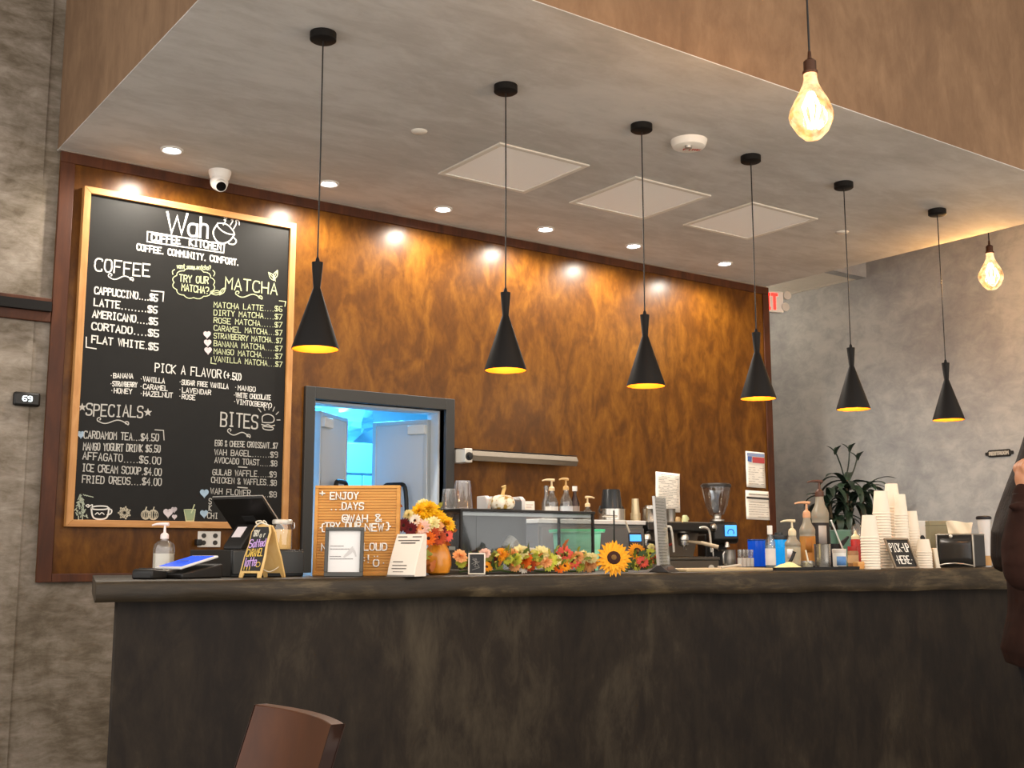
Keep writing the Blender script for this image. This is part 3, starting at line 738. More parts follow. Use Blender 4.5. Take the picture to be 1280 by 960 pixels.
cl(b, [(107, 632), (111, 630), (111, 635), (107, 632)], 0.005); cl(b, [(111, 633), (116, 630), (115, 634)], 0.005)
b.build('mug_drawing', CH_W, r)
b = MB()
for k in range(14):
    a = 2*PI*k/14; q = 9 if k % 2 else 7
    cl(b, [(155.5+2*math.cos(a), 641+2*math.sin(a)), (155.5+q*.6*math.cos(a+.25), 641+q*.6*math.sin(a+.25)), (155.5+q*math.cos(a), 641+q*math.sin(a)), (155.5+q*.6*math.cos(a-.25), 641+q*.6*math.sin(a-.25)), (155.5+2*math.cos(a), 641+2*math.sin(a))], 0.004)
for x, q in ((182, 5.5), (191.5, 6)):
    for s in (1.0, 0.62, 0.25): cl(b, [(x+q*s*math.cos(2*PI*k/16), 643.5+q*1.02*math.sin(2*PI*k/16)) for k in range(17)], 0.0045, False)
    cl(b, [(x, 637), (x+1, 634)], 0.006, False)
b.build('autumn_drawings', mat('#B9B09A', 0.9), r)
b = MB(); heart(b, 210, 641, 5.5); heart(b, 217.5, 637, 3.2); heart(b, 218, 646, 2.6); b.build('heart_drawing', mat('#CFC4C6', 0.9), r)
b = MB(); fan(b, [(231, 638), (243, 638), (241.5, 650), (233, 650)]); b.build('cup_drawing', mat('#8C9A78', 0.9), r)
b = MB(); cl(b, [(230, 637), (244, 637), (242, 651), (232.5, 651), (230, 637)], 0.005, False); cl(b, [(239, 641), (243, 631)], 0.006, False); b.build('cup_outline', CH_G, r)

# ------------------------------------------------------------------ counter
CT, CF = 1.1025, 3.85                         # top height, front edge
r = thing('service_counter', 'long dark concrete service counter with a thick worn slab top', 'counter', (1.1, CF, 0))
def cut(x): return x-1.1
b = MB()
b.prism([(cut(1.19), 0.08), (cut(7.05), 0.08), (cut(7.05), 0.9), (cut(1.47), 0.9)], FZ, 1.08, 'z')
b.build('counter_base', M_dark, r, 0.008)
random.seed(2)
rows = []
n = 90
lens = []
for i in range(n+1):
    t = i/n; xf = 1.105+t*(7.12-1.105)
    jb = 0.0025*math.sin(i*0.37)+0.0015*math.sin(i*0.93+1)
    jt = 0.0022*math.sin(i*0.81)+0.0016*math.sin(i*1.9+2)
    zb = 1.032-t*0.062+jb; zt = CT
    yb = 0.95; xb = 1.36+t*(7.12-1.36)
    # section: bottom back, bottom front, rounded nose, top front, top back
    sec = [(xb, yb, zb), (xf, 0.012, zb), (xf, 0.003, zb+0.012), (xf, jt, zb+0.03), (xf, jt*1.5, (zb+zt)/2), (xf, jt, zt-0.016), (xf, 0.006+jt*.5, zt-0.004), (xf, 0.016, zt), (xb, yb, zt)]
    rows.append([(cut(p[0]), p[1], p[2]) for p in sec])
b = MB().grid(rows, close=True)
k = len(rows[0])
b.f.append(tuple(range(k))); b.f.append(tuple(n*k+i for i in range(k-1, -1, -1)))
b.build('counter_slab', M_slab, r, sharp=50)
# paint chips and shine marks on the front edge
# ------------------------------------------------------------------ back work counter and cupboard behind the barista aisle
r = thing('work_counter', 'low steel work counter along the wood wall, under the espresso machine', 'counter', (4.97, 5.4, 0))
MB().box(0, 1.9, 0.03, 0.68, FZ, 0.88).build('cabinet', M_steeld, r, 0.004)
MB().box(-0.02, 1.93, 0, 0.7, 0.88, 0.92).build('worktop', M_steel, r, 0.004)
for k in range(3): MB().box(0.03+k*0.63, 0.62+k*0.63, 0.012, 0.03, 0.12, 0.85).build('door', M_steeld, r, 0.003)
r = thing('back_cabinet', 'tall grey cabinet with white top behind the display case and green tub', 'cabinet', (4.10, 5.42, 0))
GC = mat('#6E6C69', 0.4, 0.2)
MB().box(0, 0.83, 0.02, 0.62, FZ, 1.362).build('body', GC, r, 0.004)
MB().box(-0.012, 0.838, 0, 0.64, 1.362, 1.388).build('top', mat('#E9E6E0', 0.35), r, 0.004)
for x0, x1 in ((0.01, 0.415), (0.425, 0.82)):
    d = MB().box(x0, x1, 0.0, 0.02, 0.1, 1.34).build('door', GC, r, 0.003)
    MB().box((x0 if x0 > 0.2 else x1-0.05)+0.01, (x0 if x0 > 0.2 else x1-0.05)+0.04, -0.02, 0.0, 0.75, 0.95).build('handle', M_steel, d, 0.004)

# ------------------------------------------------------------------ things on the counter
def site(px, Y, z=CT): p = PY(px, 689, Y); return (p.x, Y, z)
def hz(px, py, Y): return PY(px, py, Y).z
def loop(pts, n=6):
    """smooth 3D polyline through control points"""
    pts = [Vector(p) for p in pts]; out = []
    for i in range(len(pts)-1):
        p0, p1, p2, p3 = pts[max(i-1, 0)], pts[i], pts[i+1], pts[min(i+2, len(pts)-1)]
        for k in range(n):
            t = k/n
            out.append(0.5*((2*p1)+(p2-p0)*t+(2*p0-5*p1+4*p2-p3)*t*t+(3*p1-p0-3*p2+p3)*t**3))
    out.append(pts[-1]); return out
def pump_head(r, z, material, s=1.0, d=-1):
    """screw collar, stem and spout of a pump bottle; the spout points to local x*d"""
    p = MB().lathe([(0.017*s, z), (0.017*s, z+0.016*s), (0.012*s, z+0.022*s), (0.006*s, z+0.026*s), (0.0045*s, z+0.055*s)], 18).build('pump', material, r)
    pts = loop([(0.016*s*-d, 0, z+0.060*s), (0.012*d*s, 0, z+0.062*s), (0.035*d*s, 0, z+0.061*s), (0.056*d*s, 0, z+0.056*s)])
    MB().tube(pts, [0.008*s-0.0045*s*k/(len(pts)-1) for k in range(len(pts))], 10).build('spout', material, p)

# hand soap
r = thing('soap_pump_bottle', 'clear pump bottle with white pump behind the payment tablet at counter end', 'pump bottle', site(205, 4.32), -40)
MB().lathe([(0.036, 0), (0.040, 0.004), (0.040, 0.105), (0.036, 0.122), (0.022, 0.134), (0.014, 0.137), (0.014, 0.146)], 28).build('bottle', M_plast, r)
MB().lathe([(0.0385, 0.012), (0.0385, 0.088)], 28, cap=False).build('label', mat('#DAD2BE', 0.7), r)
MB().lathe([(0.0001, 0.006), (0.034, 0.006), (0.034, 0.06), (0.0001, 0.06)], 20).build('soap', mat('#D8CDB2', 0.3), r)
pump_head(r, 0.143, mat('#F0DDD8', 0.4), 0.9)

# payment tablet and its reader
r = thing('payment_tablet', 'black payment stand with a tilted tablet showing a bright blue screen', 'tablet', site(236, 4.06), -70)
MB().prism([(-0.085, 0), (0.10, 0), (0.10, 0.052), (-0.085, 0.020)], -0.06, 0.07, 'x').build('stand', M_black, r, 0.006)
m = T(0, -0.09, 0.032, 13.5)
b = MB().box(-0.07, 0.07, 0, 0.175, 0, 0.009, m); b.build('tablet', mat('#D9D6D2', 0.35), r, 0.004)
MB().box(-0.060, 0.060, 0.012, 0.163, 0.009, 0.0102, m).build('screen', mat('#1F4FD0', 0.25, emit=0.9), r)
b = MB(); f = lambda u, v: m @ Vector((u, v, 0.0112))
ribbon(b, [(-0.03, 0.085), (0.01, 0.085)], 0.012, f); ribbon(b, [(-0.03, 0.06), (0.03, 0.06)], 0.005, f); b.build('screen_marks', mat('#163A9C', 0.3, emit=0.5), r)
r = thing('card_reader', 'small flat black card reader at the left end of the counter', 'card reader', site(187, 4.03), -60)
b = MB().prism([(-0.035, 0), (0.045, 0), (0.045, 0.03), (-0.025, 0.036), (-0.035, 0.028)], -0.045, 0.045, 'x'); b.build('body', M_black, r, 0.006)
MB().box(-0.032, 0.032, -0.018, 0.034, 0.0338, 0.0375, T(0, 0, 0, -4)).build('keypad', mat('#2A2826', 0.4), r, 0.002)

# cash drawer with till screen and jar
x0, x1 = site(290, 4.12)[0], site(381, 4.12)[0]
r = thing('cash_drawer', 'black metal cash drawer beneath the till screen, behind the small folding sign', 'cash drawer', ((x0+x1)/2, 4.12, CT))
w = (x1-x0)/2
MB().box(-w, w, 0.006, 0.44, 0.0, 0.102).build('body', mat('#1B1B1B', 0.45), r, 0.004)
MB().box(-w+0.004, w-0.004, -0.004, 0.006, 0.010, 0.096).build('drawer_front', mat('#343534', 0.5), r, 0.003)
MB().lathe([(0.009, 0), (0.009, 0.005), (0.006, 0.007)], 16, T(0, -0.004, 0.058, 90)).build('lock', M_steel, r)
DT = CT+0.102
r = thing('till_screen', 'black till screen seen from behind on a slanted stand, top leaning away', 'till screen', site(310, 4.36, DT), -62)
m = T(0, 0.062, 0.078, 0) @ Matrix.Rotation(R(138), 4, 'X')
MB().box(-0.125, 0.125, 0, 0.19, -0.006, 0.006, m).build('screen_housing', M_black, r, 0.004)
b = MB().box(-0.1255, 0.1255, 0.182, 0.1915, -0.0075, -0.0035, m); b.box(0.1185, 0.1262, 0, 0.19, -0.0075, -0.0035, m)
b.build('silver_rim', mat('#D8D6D2', 0.3, 0.7), r)
MB().box(-0.03, 0.03, 0.06, 0.09, 0.006, 0.0075, m).build('logo_plate', mat('#2C2B2A', 0.3), r)
MB().box(-0.115, 0.115, 0.010, 0.180, -0.0072, -0.0058, m).build('display', mat('#0A0B0D', 0.15), r)
MB().prism([(-0.10, 0), (0.06, 0), (0.075, 0.09), (0.05, 0.10), (-0.02, 0.10), (-0.095, 0.018)], -0.045, 0.045, 'x').build('stand', M_black, r, 0.006)
m2 = T(-0.005, -0.092, 0.022) @ Matrix.Rotation(R(47.5), 4, 'X')
MB().box(-0.022, 0.022, 0.035, 0.09, 0.001, 0.003, m2).build('receipt_sticker', mat('#E9DDDD', 0.7), r)
MB().lathe([(0.010, 0), (0.010, 0.004), (0.007, 0.005)], 16, T(0.046, -0.03, 0.02, 0, 90)).build('button', M_steel, r)

r = thing('storage_jar', 'glass clip jar of tan powder standing on the black cash drawer', 'jar', site(352, 4.185, DT), -35)
MB().lathe([(0.036, 0), (0.038, 0.004), (0.038, 0.088), (0.034, 0.096), (0.034, 0.099)], 28).build('glass', M_glass, r)
MB().lathe([(0.0001, 0.003), (0.0355, 0.003), (0.0355, 0.078), (0.0001, 0.080)], 24).build('powder', mat('#DDB774', 0.85, var=0.08), r)
MB().lathe([(0.038, 0.099), (0.039, 0.101), (0.039, 0.113), (0.035, 0.117), (0.0001, 0.118)], 28).build('lid', mat('#D9D3C6', 0.35, 0.4), r)
b = MB().tube([(0.038, 0, 0.106), (0.046, 0, 0.104), (0.048, 0, 0.088), (0.044, 0, 0.080)], 0.002, 6); b.build('clasp', M_steel, r)

# folding A board
r = thing('folding_sign', 'small pine folding sign with chalk lettering for a salted caramel latte', 'folding sign', site(329, 3.99), -60)
def leaf(y0, y1, tag_):
    H = 0.195; L_ = math.hypot(y1-y0, H); m = T(0, y0, 0) @ Matrix.Rotation(math.atan2(H, y1-y0), 4, 'X')
    prof = [(-0.048, 0), (-0.034, 0), (-0.030, 0.018), (0.030, 0.018), (0.034, 0), (0.048, 0), (0.047, L_*.4), (0.041, L_*.62), (0.043, L_*.85), (0.034, L_*.97), (0.0, L_), (-0.034, L_*.97), (-0.043, L_*.85), (-0.041, L_*.62), (-0.047, L_*.4)]
    o = MB().prism(prof, -0.004, 0.004, 'z', m).build('front_leaf' if tag_ else 'back_leaf', M_pine, r, 0.0012)
    return m, L_, o
m, L_, o = leaf(-0.075, -0.004, True)
poly = [(-0.040, 0.026), (0.040, 0.026), (0.041, L_*.4), (0.036, L_*.62), (0.038, L_*.84), (0.030, L_*.94), (-0.030, L_*.94), (-0.038, L_*.84), (-0.036, L_*.62), (-0.041, L_*.4)]
MB().prism(poly, 0.004, 0.0052, 'z', m).build('chalk_panel', mat('#23211F', 0.6), r)
f = lambda u, v: m @ Vector((u, v, 0.0062))
b = MB(); write(b, 'TRY', (-0.028, L_*.76), (-0.004, L_*.77), 0.022, 0.0035, f); write(b, 'our', (0.003, L_*.74), (0.026, L_*.75), 0.018, 0.003, f)
b.build('white_lettering', mat('#D9D2C0', 0.8), r)
b = MB(); write(b, 'S', (-0.034, L_*.55), (-0.022, L_*.555), 0.030, 0.0038, f); write(b, 'alted', (-0.018, L_*.555), (0.034, L_*.58), 0.028, 0.0038, f)
write(b, 'latte', (-0.034, L_*.20), (0.016, L_*.22), 0.032, 0.0038, f); b.build('lilac_lettering', mat('#C9A2DC', 0.8), r)
b = MB(); write(b, 'CARAMEL', (-0.036, L_*.385), (0.034, L_*.40), 0.028, 0.0034, f); write(b, '!!!', (-0.034, 0.03), (-0.004, 0.03), 0.012, 0.004, f)
cpt = [(0.026+0.009*math.cos(2*PI*k/14), L_*.24+0.009*math.sin(2*PI*k/14)) for k in range(15)]; ribbon(b, cpt, 0.003, f)
b.build('gold_lettering', mat('#E0B954', 0.8), r)
leaf(0.075, 0.004, False)
b = MB()
for k in (-1, 1): b.tube(loop([(k*0.02, -0.006, 0.19), (k*0.022, -0.02, 0.203), (k*0.005, -0.012, 0.207), (0, 0, 0.196)]), 0.0022, 6)
b.tube(loop([(-0.03, -0.012, 0.185), (0, -0.02, 0.20), (0.03, -0.012, 0.19)]), 0.003, 6); b.build('twine', mat('#E9DFC8', 0.9), r)
MB().tube(loop([(0.03, -0.06, 0.04), (0.03, 0, 0.022), (0.03, 0.06, 0.04)]), 0.0015, 6).build('cord', mat('#E9DFC8', 0.9), r)

# letter board
Y = 4.08
p = site(445, Y); k_ = mpp(p)
r = thing('letter_board', 'square wooden letter board with white letters standing behind the framed notice', 'letter board', p, -39)
w = 0.5*106*k_; h = hz(445, 606.5, Y)-CT
m = T(0, 0, 0, -3)
b = MB()
b.box(-w, w, 0.0, 0.012, 0, h, m)
n = 30
for k in range(n):
    z0 = 0.012+(h-0.024)*k/n; z1 = 0.012+(h-0.024)*(k+1)/n-0.0028
    b.box(-w+0.010, w-0.010, -0.005, 0.001, z0, z1, m)
b.build('grooved_panel', M_lboard, r)
b = MB()
for x0, x1, z0, z1 in ((-w-0.004, w+0.004, 0, 0.012), (-w-0.004, w+0.004, h-0.012, h), (-w-0.004, -w+0.010, 0.012, h-0.012), (w-0.010, w+0.004, 0.012, h-0.012)): b.box(x0, x1, -0.010, 0.014, z0, z1, m)
b.build('frame', M_lboard, r, 0.0015)
def lb(s, px0, px1, py, hp, wd=0.0050):
    u0 = -w+(px0-392)/106*2*w; u1 = -w+(px1-392)/106*2*w; v = (719.5-py)/113*h
    q = MB(); write(q, s, (u0, v), (u1, v), hp/113*h, wd, lambda a, b_: m @ Vector((a, -0.0085, b_)))
    return q
WL = mat('#F6F1E8', 0.5)
for s, a, c, y, hp in (('+', 397, 403, 620, 7), ('ENJOY', 410.5, 446, 624, 8.5), ('...', 411, 425, 637, 8), ('DAYS', 426, 453, 637, 8.5), ('@', 426.5, 434, 653, 9), ('WAH', 435.5, 458.5, 653, 9), ('&', 469, 476, 652, 8.5),
                      ('{', 399, 404, 665, 10), ('TRY OUR', 405, 450, 662, 8.5), ('NEW', 456, 479, 664, 9), ('}', 483, 488, 663, 9.5), ('N', 401.5, 407, 688.5, 8.5), ('CLOUD', 447, 484, 688, 8.5),
                      (':', 455, 457, 702, 7), ('!', 460, 462, 703, 9), ('O', 467.5, 474.5, 708, 8), ('.', 468, 469, 695.5, 6), ('.', 472, 473, 695.5, 6), ('*', 479, 482, 708, 8)):
    q = lb(s, a, c, y, hp)
    if q.v: q.build('letters', WL, r, solid=0.005)

# framed notice
Y = 3.96; p = site(430, Y); k_ = mpp(p)
r = thing('framed_notice', 'dark grey framed white notice leaning against the wooden letter board', 'picture frame', p, -36)
w, h = 24.3*k_, 61.5*k_; fwid = 0.013
m = T(0, 0, 0, -5)
b = MB()
for x0, x1, z0, z1 in ((-w, w, 0, fwid+0.004), (-w, w, h-fwid, h), (-w, -w+fwid, fwid+0.004, h-fwid), (w-fwid, w, fwid+0.004, h-fwid)): b.box(x0, x1, -0.012, 0.008, z0, z1, m)
b.build('frame', mat('#4B4A46', 0.45), r, 0.002)
MB().box(-w+0.006, w-0.006, 0.0, 0.006, 0.006, h-0.006, m).build('sheet', mat('#ECE9E6', 0.6), r)
f = lambda u, v: m @ Vector((u, -0.0012, v))
b = MB(); write(b, 'OUR STORY', (-w*.72, h*.62), (-w*.05, h*.62), 0.007, 0.0014, f); write(b, 'SMALL BATCH', (-w*.72, h*.55), (w*.15, h*.55), 0.006, 0.0012, f)
for v, e in ((.41, -.2), (.36, .3)): ribbon(b, [(-w*.72, h*v), (w*e, h*v)], 0.003, f)
b.v = []; b.f = []
for v, e in ((.62, -.1), (.56, .2), (.41, -.2), (.36, .35)):
    x = -w*.72
    while x < w*e:
        l = random.uniform(0.005, 0.012); ribbon(b, [(x, h*v), (x+l, h*v)], 0.0028, f); x += l+0.003
b.build('printed_lines', mat('#8E8B88', 0.7), r)
b = MB()
rows = [[m @ Vector((w*(.02+.62*i/10), -0.0016, h*(.40+.22*j/8)+0.012*math.sin(i*.8+j))) for i in range(11)] for j in range(9)]
for k in range(7): ribbon(b, smooth([(w*(.0+.05*k), h*(.40+.012*k)), (w*(.2+.05*k), h*(.50+.01*k)), (w*(.42+.03*k), h*(.60-.03*k))]), 0.006, f)
b.build('sketch', mat('#CFCBC8', 0.7), r)

# tent card
Y = 3.895; p = site(509, Y)
r = thing('tent_card', 'white curved tent card with small print standing before the flower vase', 'tent card', p, -64)
prof = []
for k in range(9):
    t = k/8; prof.append((-0.045+0.068*t**1.25, 0.163*t))
prof += [(0.040, 0.163), (0.043, 0.156), (0.040, 0.0)]
MB().prism(prof, -0.063, 0.063, 'x').build('card', mat('#F1E6D6', 0.7), r, 0.0015)
def tcf(u, v):
    t = max(0.0, min(1.0, v/0.163)); return Vector((u, -0.0462+0.068*t**1.25-0.0006, v))
b = MB()
ribbon(b, [(-0.052, 0.152), (-0.012, 0.152)], 0.004, tcf); ribbon(b, [(0.016, 0.152), (0.054, 0.152)], 0.004, tcf)
for v, a, c, wd in ((0.138, -0.046, 0.050, 0.004), (0.128, -0.030, 0.034, 0.005), (0.056, -0.044, 0.000, 0.0035), (0.042, -0.044, 0.020, 0.0035), (0.030, -0.044, 0.020, 0.0035), (0.018, -0.036, 0.010, 0.0025)):
    x = a
    while x < c:
        l = random.uniform(0.004, 0.010); ribbon(b, [(x, v), (min(x+l, c), v)], wd, tcf); x += l+0.003
b.build('printed_lines', mat('#6A635C', 0.8), r)
b = MB().box(-0.0632, 0.0632, -0.0463, -0.0440, 0.0, 0.006); b.build('base_edge', mat('#8C857C', 0.6), r)

# ------------------------------------------------------------------ flowers
def petal(mb, m, L_, W_, lift=0.25, droop=0.0, n=5, tip=0.5):
    """a cupped pointed petal growing along local +X of m"""
    rows = []
    for i in range(n):
        t = i/(n-1); wd = W_/2*(math.sin(PI*min(1, t*0.5/tip if t < tip else 0.5+0.5*(t-tip)/(1-tip)))**0.7 if 0 < t < 1 else (0.22 if t == 0 else 0.04))
        z = lift*L_*math.sin(t*PI*.5)-droop*L_*t*t
        rows.append([(t*L_, -wd, z+wd*0.35), (t*L_, 0, z), (t*L_, wd, z+wd*0.35)])
    mb.grid(rows, m)
def flower(parent, pos, d, rad, kind, c1, c2=None, name='flower'):
    """one artificial flower head looking along d"""
    M = aim(pos, d, random.uniform(0, 6))
    b = MB()
    if kind == 'daisy':
        n = 14
        for ring, (s, lf) in enumerate(((1.0, 0.12), (0.82, 0.35))):
            for k in range(n): petal(b, M @ Matrix.Rotation(2*PI*(k+.5*ring)/n+random.uniform(-.08, .08), 4, 'Z'), rad*s*random.uniform(.9, 1.05), rad*.36, lf)
    elif kind == 'sun':
        n = 20
        for ring, (s, lf) in enumerate(((1.0, 0.05), (0.92, 0.18), (0.78, 0.32))):
            for k in range(n): petal(b, M @ Matrix.Rotation(2*PI*(k+.33*ring)/n+random.uniform(-.07, .07), 4, 'Z'), rad*s*random.uniform(.92, 1.05), rad*.25, lf, 0.06)
    else:
        for ring, (n, el, s) in enumerate(((16, 0.0, 1.0), (15, 0.32, 0.98), (13, 0.62, 0.94), (11, 0.9, 0.88), (8, 1.15, 0.82), (4, 1.4, 0.78))):
            for k in range(n): petal(b, M @ Matrix.Rotation(2*PI*(k+.5*ring)/n+random.uniform(-.15, .15), 4, 'Z') @ Matrix.Rotation(-el, 4, 'Y'), rad*s*random.uniform(.9, 1.08), rad*.42, 0.05, 0.3 if el > .3 else 0.0)
    o = b.build(name, c1, parent, sharp=180)
    if c2 is not None:
        mb = MB().ball((0, 0, 0), rad*(0.22 if kind == 'daisy' else 0.40), M @ T(0, 0, rad*.12), 8, (1, 1, 0.45))
        if kind == 'sun':
            mb.build('seed_disc', c2, o); MB().ball((0, 0, 0), rad*.16, M @ T(0, 0, rad*.26), 8, (1, 1, .5)).build('disc_heart', mat('#7C5A2C', 0.8), o)
        else: mb.build('flower_centre', c2, o)
    return o
def leafy(parent, pos, d, L_, W_, m_, name='leaf', lobes=True):
    """a pointed, slightly folded leaf"""
    M = aim(pos, d) @ Matrix.Rotation(-PI/2, 4, 'Y') @ Matrix.Rotation(random.uniform(-.9, .9), 4, 'X')
    b = MB(); rows = []
    for i in range(11):
        t = i/10; wd = W_/2*math.sin(PI*min(t*1.0, 1))**0.8*(1+(0.28*math.sin(t*19) if lobes else 0)) if 0 < t < 1 else 0.0006
        z = -0.25*L_*t*t+0.1*L_*t
        rows.append([(t*L_, -wd, z+wd*.3), (t*L_, 0, z), (t*L_, wd, z+wd*.3)])
    b.grid(rows, M); return b.build(name, m_, parent, sharp=180)
PET = {k: mat(v, 0.7, var=0.16) for k, v in dict(yellow='#F6C311', gold='#F0A01C', cream='#F4E8A8', orange='#F0731C', peach='#F2B070', red='#C8352C', rust='#B8481E', coral='#E25B4A', maroon='#6E1F28', white='#F1E8D6', pink='#EBC3B0', lime='#C9CC4A').items()}
LEAF = [mat('#5E6A22', 0.65, var=0.2), mat('#8A8A30', 0.65, var=0.2), mat('#3E5226', 0.65, var=0.2), mat('#A85A22', 0.65, var=0.2)]
C_DARK, C_BROWN, C_YEL = mat('#3B1D16', 0.9), mat('#5A2E18', 0.9), mat('#D8B84A', 0.9)
V = -FW.copy(); V.z = 0.25; V.normalize()     # towards the room
def loc_of(px, py, Y, base): return PY(px, py, Y)-Vector(base)

# vase bouquet
random.seed(21)
Y = 4.06; base = site(547, Y)
r = thing('flower_vase', 'orange pumpkin shaped vase with a bouquet of yellow and rust flowers', 'vase', base)
ecc = lambda a, z: 1+0.05*abs(math.sin(4*a))
MB().lathe([(0.03, 0), (0.046, 0.008), (0.056, 0.04), (0.054, 0.075), (0.042, 0.108), (0.030, 0.128), (0.034, 0.140), (0.030, 0.140), (0.026, 0.126)], 48, ecc=ecc).build('vase', mat('#D98A26', 0.3, coat=0.4, var=0.25), r)
for px, py, k_, c, rd, kind, c2 in ((530, 643, 0.02, 'yellow', 14, 'mum', 0), (540, 648, 0, 'yellow', 12, 'mum', 0), (556, 656, 0, 'yellow', 11, 'mum', 0), (529, 632, 0.03, 'cream', 8, 'mum', 0), (511, 644, .02, 'cream', 6, 'mum', 0),
                                     (541, 655, -.04, 'cream', 8, 'mum', 0), (505, 657, 0, 'maroon', 8, 'daisy', 1), (519, 651, -.02, 'white', 7, 'daisy', 1), (528, 660, -.04, 'pink', 9, 'daisy', 1), (514, 662, -.02, 'maroon', 8, 'daisy', 1),
                                     (540, 668, -.05, 'rust', 9, 'daisy', 1), (549, 663, -.03, 'maroon', 8, 'daisy', 1), (548, 672, -.05, 'rust', 9, 'daisy', 1), (536, 673, -.05, 'orange', 8, 'daisy', 1), (558, 669, -.02, 'coral', 8, 'daisy', 1), (524, 653, .04, 'peach', 10, 'mum', 0), (536, 638, 0, 'yellow', 11, 'mum', 0), (524, 640, .01, 'yellow', 9, 'mum', 0), (548, 647, 0, 'yellow', 9, 'mum', 0), (533, 658, -.03, 'cream', 8, 'mum', 0), (521, 658, -.02, 'peach', 8, 'mum', 0), (545, 660, -.04, 'peach', 8, 'mum', 0)):
    P = PY(px, py, Y+k_); q = P-Vector(base); d = (q-Vector((0, 0, 0.16))).normalized()+V*1.1
    flower(r, q, d, rd*1.3*mpp(P), kind, PET[c], C_DARK if c2 else None)
    b = MB().tube([q-d.normalized()*0.004, q*0.5+Vector((0, 0, 0.08)), Vector((0, 0, 0.12))], 0.0022, 6); b.build('stem', LEAF[2], r)
for px, py, dx, dy, L_, c in ((503, 634, -1, .5, .05, 3), (500, 663, -1, -.2, .04, 1), (535, 665, -.5, -.3, .05, 2), (552, 674, .8, -.7, .05, 3), (520, 665, -.8, -.6, .05, 2), (546, 640, .6, 1, .05, 1), (561, 664, 1, 0, .04, 3)):
    leafy(r, loc_of(px, py, Y, base), RT*dx+Vector((0, 0, dy))+V*.5, L_, L_*.45, LEAF[c])
for px, py, dx, dy, L_, c in ((541, 693, -1, .12, .055, 1), (538, 698, -.9, .2, .05, 1), (541, 706, -1, 0, .05, 3), (545, 700, -.4, -1, .06, 3), (540, 708, -.3, -.9, .03, 3)):
    leafy(r, loc_of(px, py, Y-.075, base), RT*dx+Vector((0, 0, dy))+V*.5, L_, L_*.5, LEAF[c], 'trailing_leaf')

# garland along the front of the display case
base = site(655, 4.04)
r = thing('flower_garland', 'garland of artificial autumn flowers and leaves along the counter before the display case', 'garland', base)
random.seed(31)
pts = []
for k in range(14):
    P = PY(574+k*12.8, 710, 4.06); P.z = CT+0.011+0.004*math.sin(k*2.1); pts.append(P-Vector(base))
MB().tube(loop(pts, 3), 0.004, 6).build('vine', LEAF[2], r)
FL = [(645, 700, 'lime', 7, 'mum'), (682, 703, 'peach', 7, 'mum'), (696, 700, 'cream', 6, 'daisy'), (722, 697, 'peach', 7, 'mum'), (641, 693, 'peach', 6, 'mum'), (667, 695, 'lime', 7, 'mum'), (590, 711, 'lime', 5, 'daisy'), (740, 698, 'cream', 6, 'mum'), (700, 702, 'red', 8, 'daisy'), (710, 698, 'red', 8, 'daisy'), (575, 696, 'peach', 8, 'mum'), (576, 704, 'lime', 6, 'mum'), (608, 709, 'gold', 7, 'daisy'), (606, 692, 'pink', 6, 'mum'), (627, 694, 'gold', 7.5, 'mum'), (650, 692, 'cream', 9.5, 'mum'), (656, 700, 'orange', 8.5, 'mum'), (664, 690, 'white', 5, 'daisy'),
      (677, 693, 'cream', 9.5, 'mum'), (654, 710, 'white', 6.5, 'daisy'), (643, 708, 'peach', 6, 'mum'), (671, 701, 'gold', 5.5, 'mum'), (689, 700, 'lime', 8, 'daisy'), (686, 707, 'lime', 7, 'daisy'), (698, 711, 'orange', 6.5, 'daisy'), (705, 693, 'coral', 9, 'daisy'),
      (715, 702, 'coral', 10, 'daisy'), (706, 708, 'gold', 7, 'daisy'), (729, 697, 'cream', 8, 'daisy'), (736, 706, 'peach', 8.5, 'mum'), (725, 709, 'lime', 6, 'daisy'), (743, 704, 'gold', 5.5, 'daisy'), (664, 708, 'rust', 7, 'daisy'), (635, 700, 'lime', 6, 'daisy'), (616, 700, 'maroon', 6, 'daisy'), (583, 705, 'rust', 5, 'daisy')]
for px, py, c, rd, kind in FL:
    P = PY(px, py, 4.03+random.uniform(-.02, .02)); q = P-Vector(base)
    flower(r, q, V+RT*random.uniform(-.5, .5)+Vector((0, 0, random.uniform(-.1, .6))), rd*1.3*mpp(P), kind, PET[c], (C_BROWN if c in ('coral', 'orange', 'rust', 'gold', 'maroon') else C_YEL) if kind == 'daisy' else None)
for k in range(90):
    px = random.uniform(578, 740); py = random.uniform(697, 713)
    P = PY(px, py, 4.06); q = P-Vector(base); q.z = max(q.z, 0.02)
    leafy(r, q, RT*random.uniform(-1, 1)+Vector((0, 0, random.uniform(-.1, .9)))+V*random.uniform(.1, .8), random.uniform(.035, .06), random.uniform(.016, .028), random.choice(LEAF+LEAF[:2]))
for px, py, c in ((636, 688, 1), (634, 694, 1), (640, 692, 1), (664, 687, 2), (705, 683, 3), (693, 690, 1), (622, 702, 2), (618, 706, 2)):
    leafy(r, loc_of(px, py+6, 4.02, base), Vector((0, 0, 1))+RT*random.uniform(-.5, .5)+V*.3, .06, .032, LEAF[c])

OL = [mat('#B4A83C', 0.65, var=0.2), mat('#8F9A34', 0.65, var=0.2), mat('#D2C25A', 0.65, var=0.2), mat('#6B7A2C', 0.65, var=0.2), mat('#C8742C', 0.65, var=0.2)]
for k in range(60):
    P = PY(random.uniform(616, 736), random.uniform(690, 711), 4.005); q = P-Vector(base); q.z = max(q.z, 0.024)
    leafy(r, q, RT*random.uniform(-1, 1)+Vector((0, 0, random.uniform(-.2, 1)))+V*random.uniform(.2, .9), random.uniform(.022, .042), random.uniform(.010, .017), random.choice(OL))
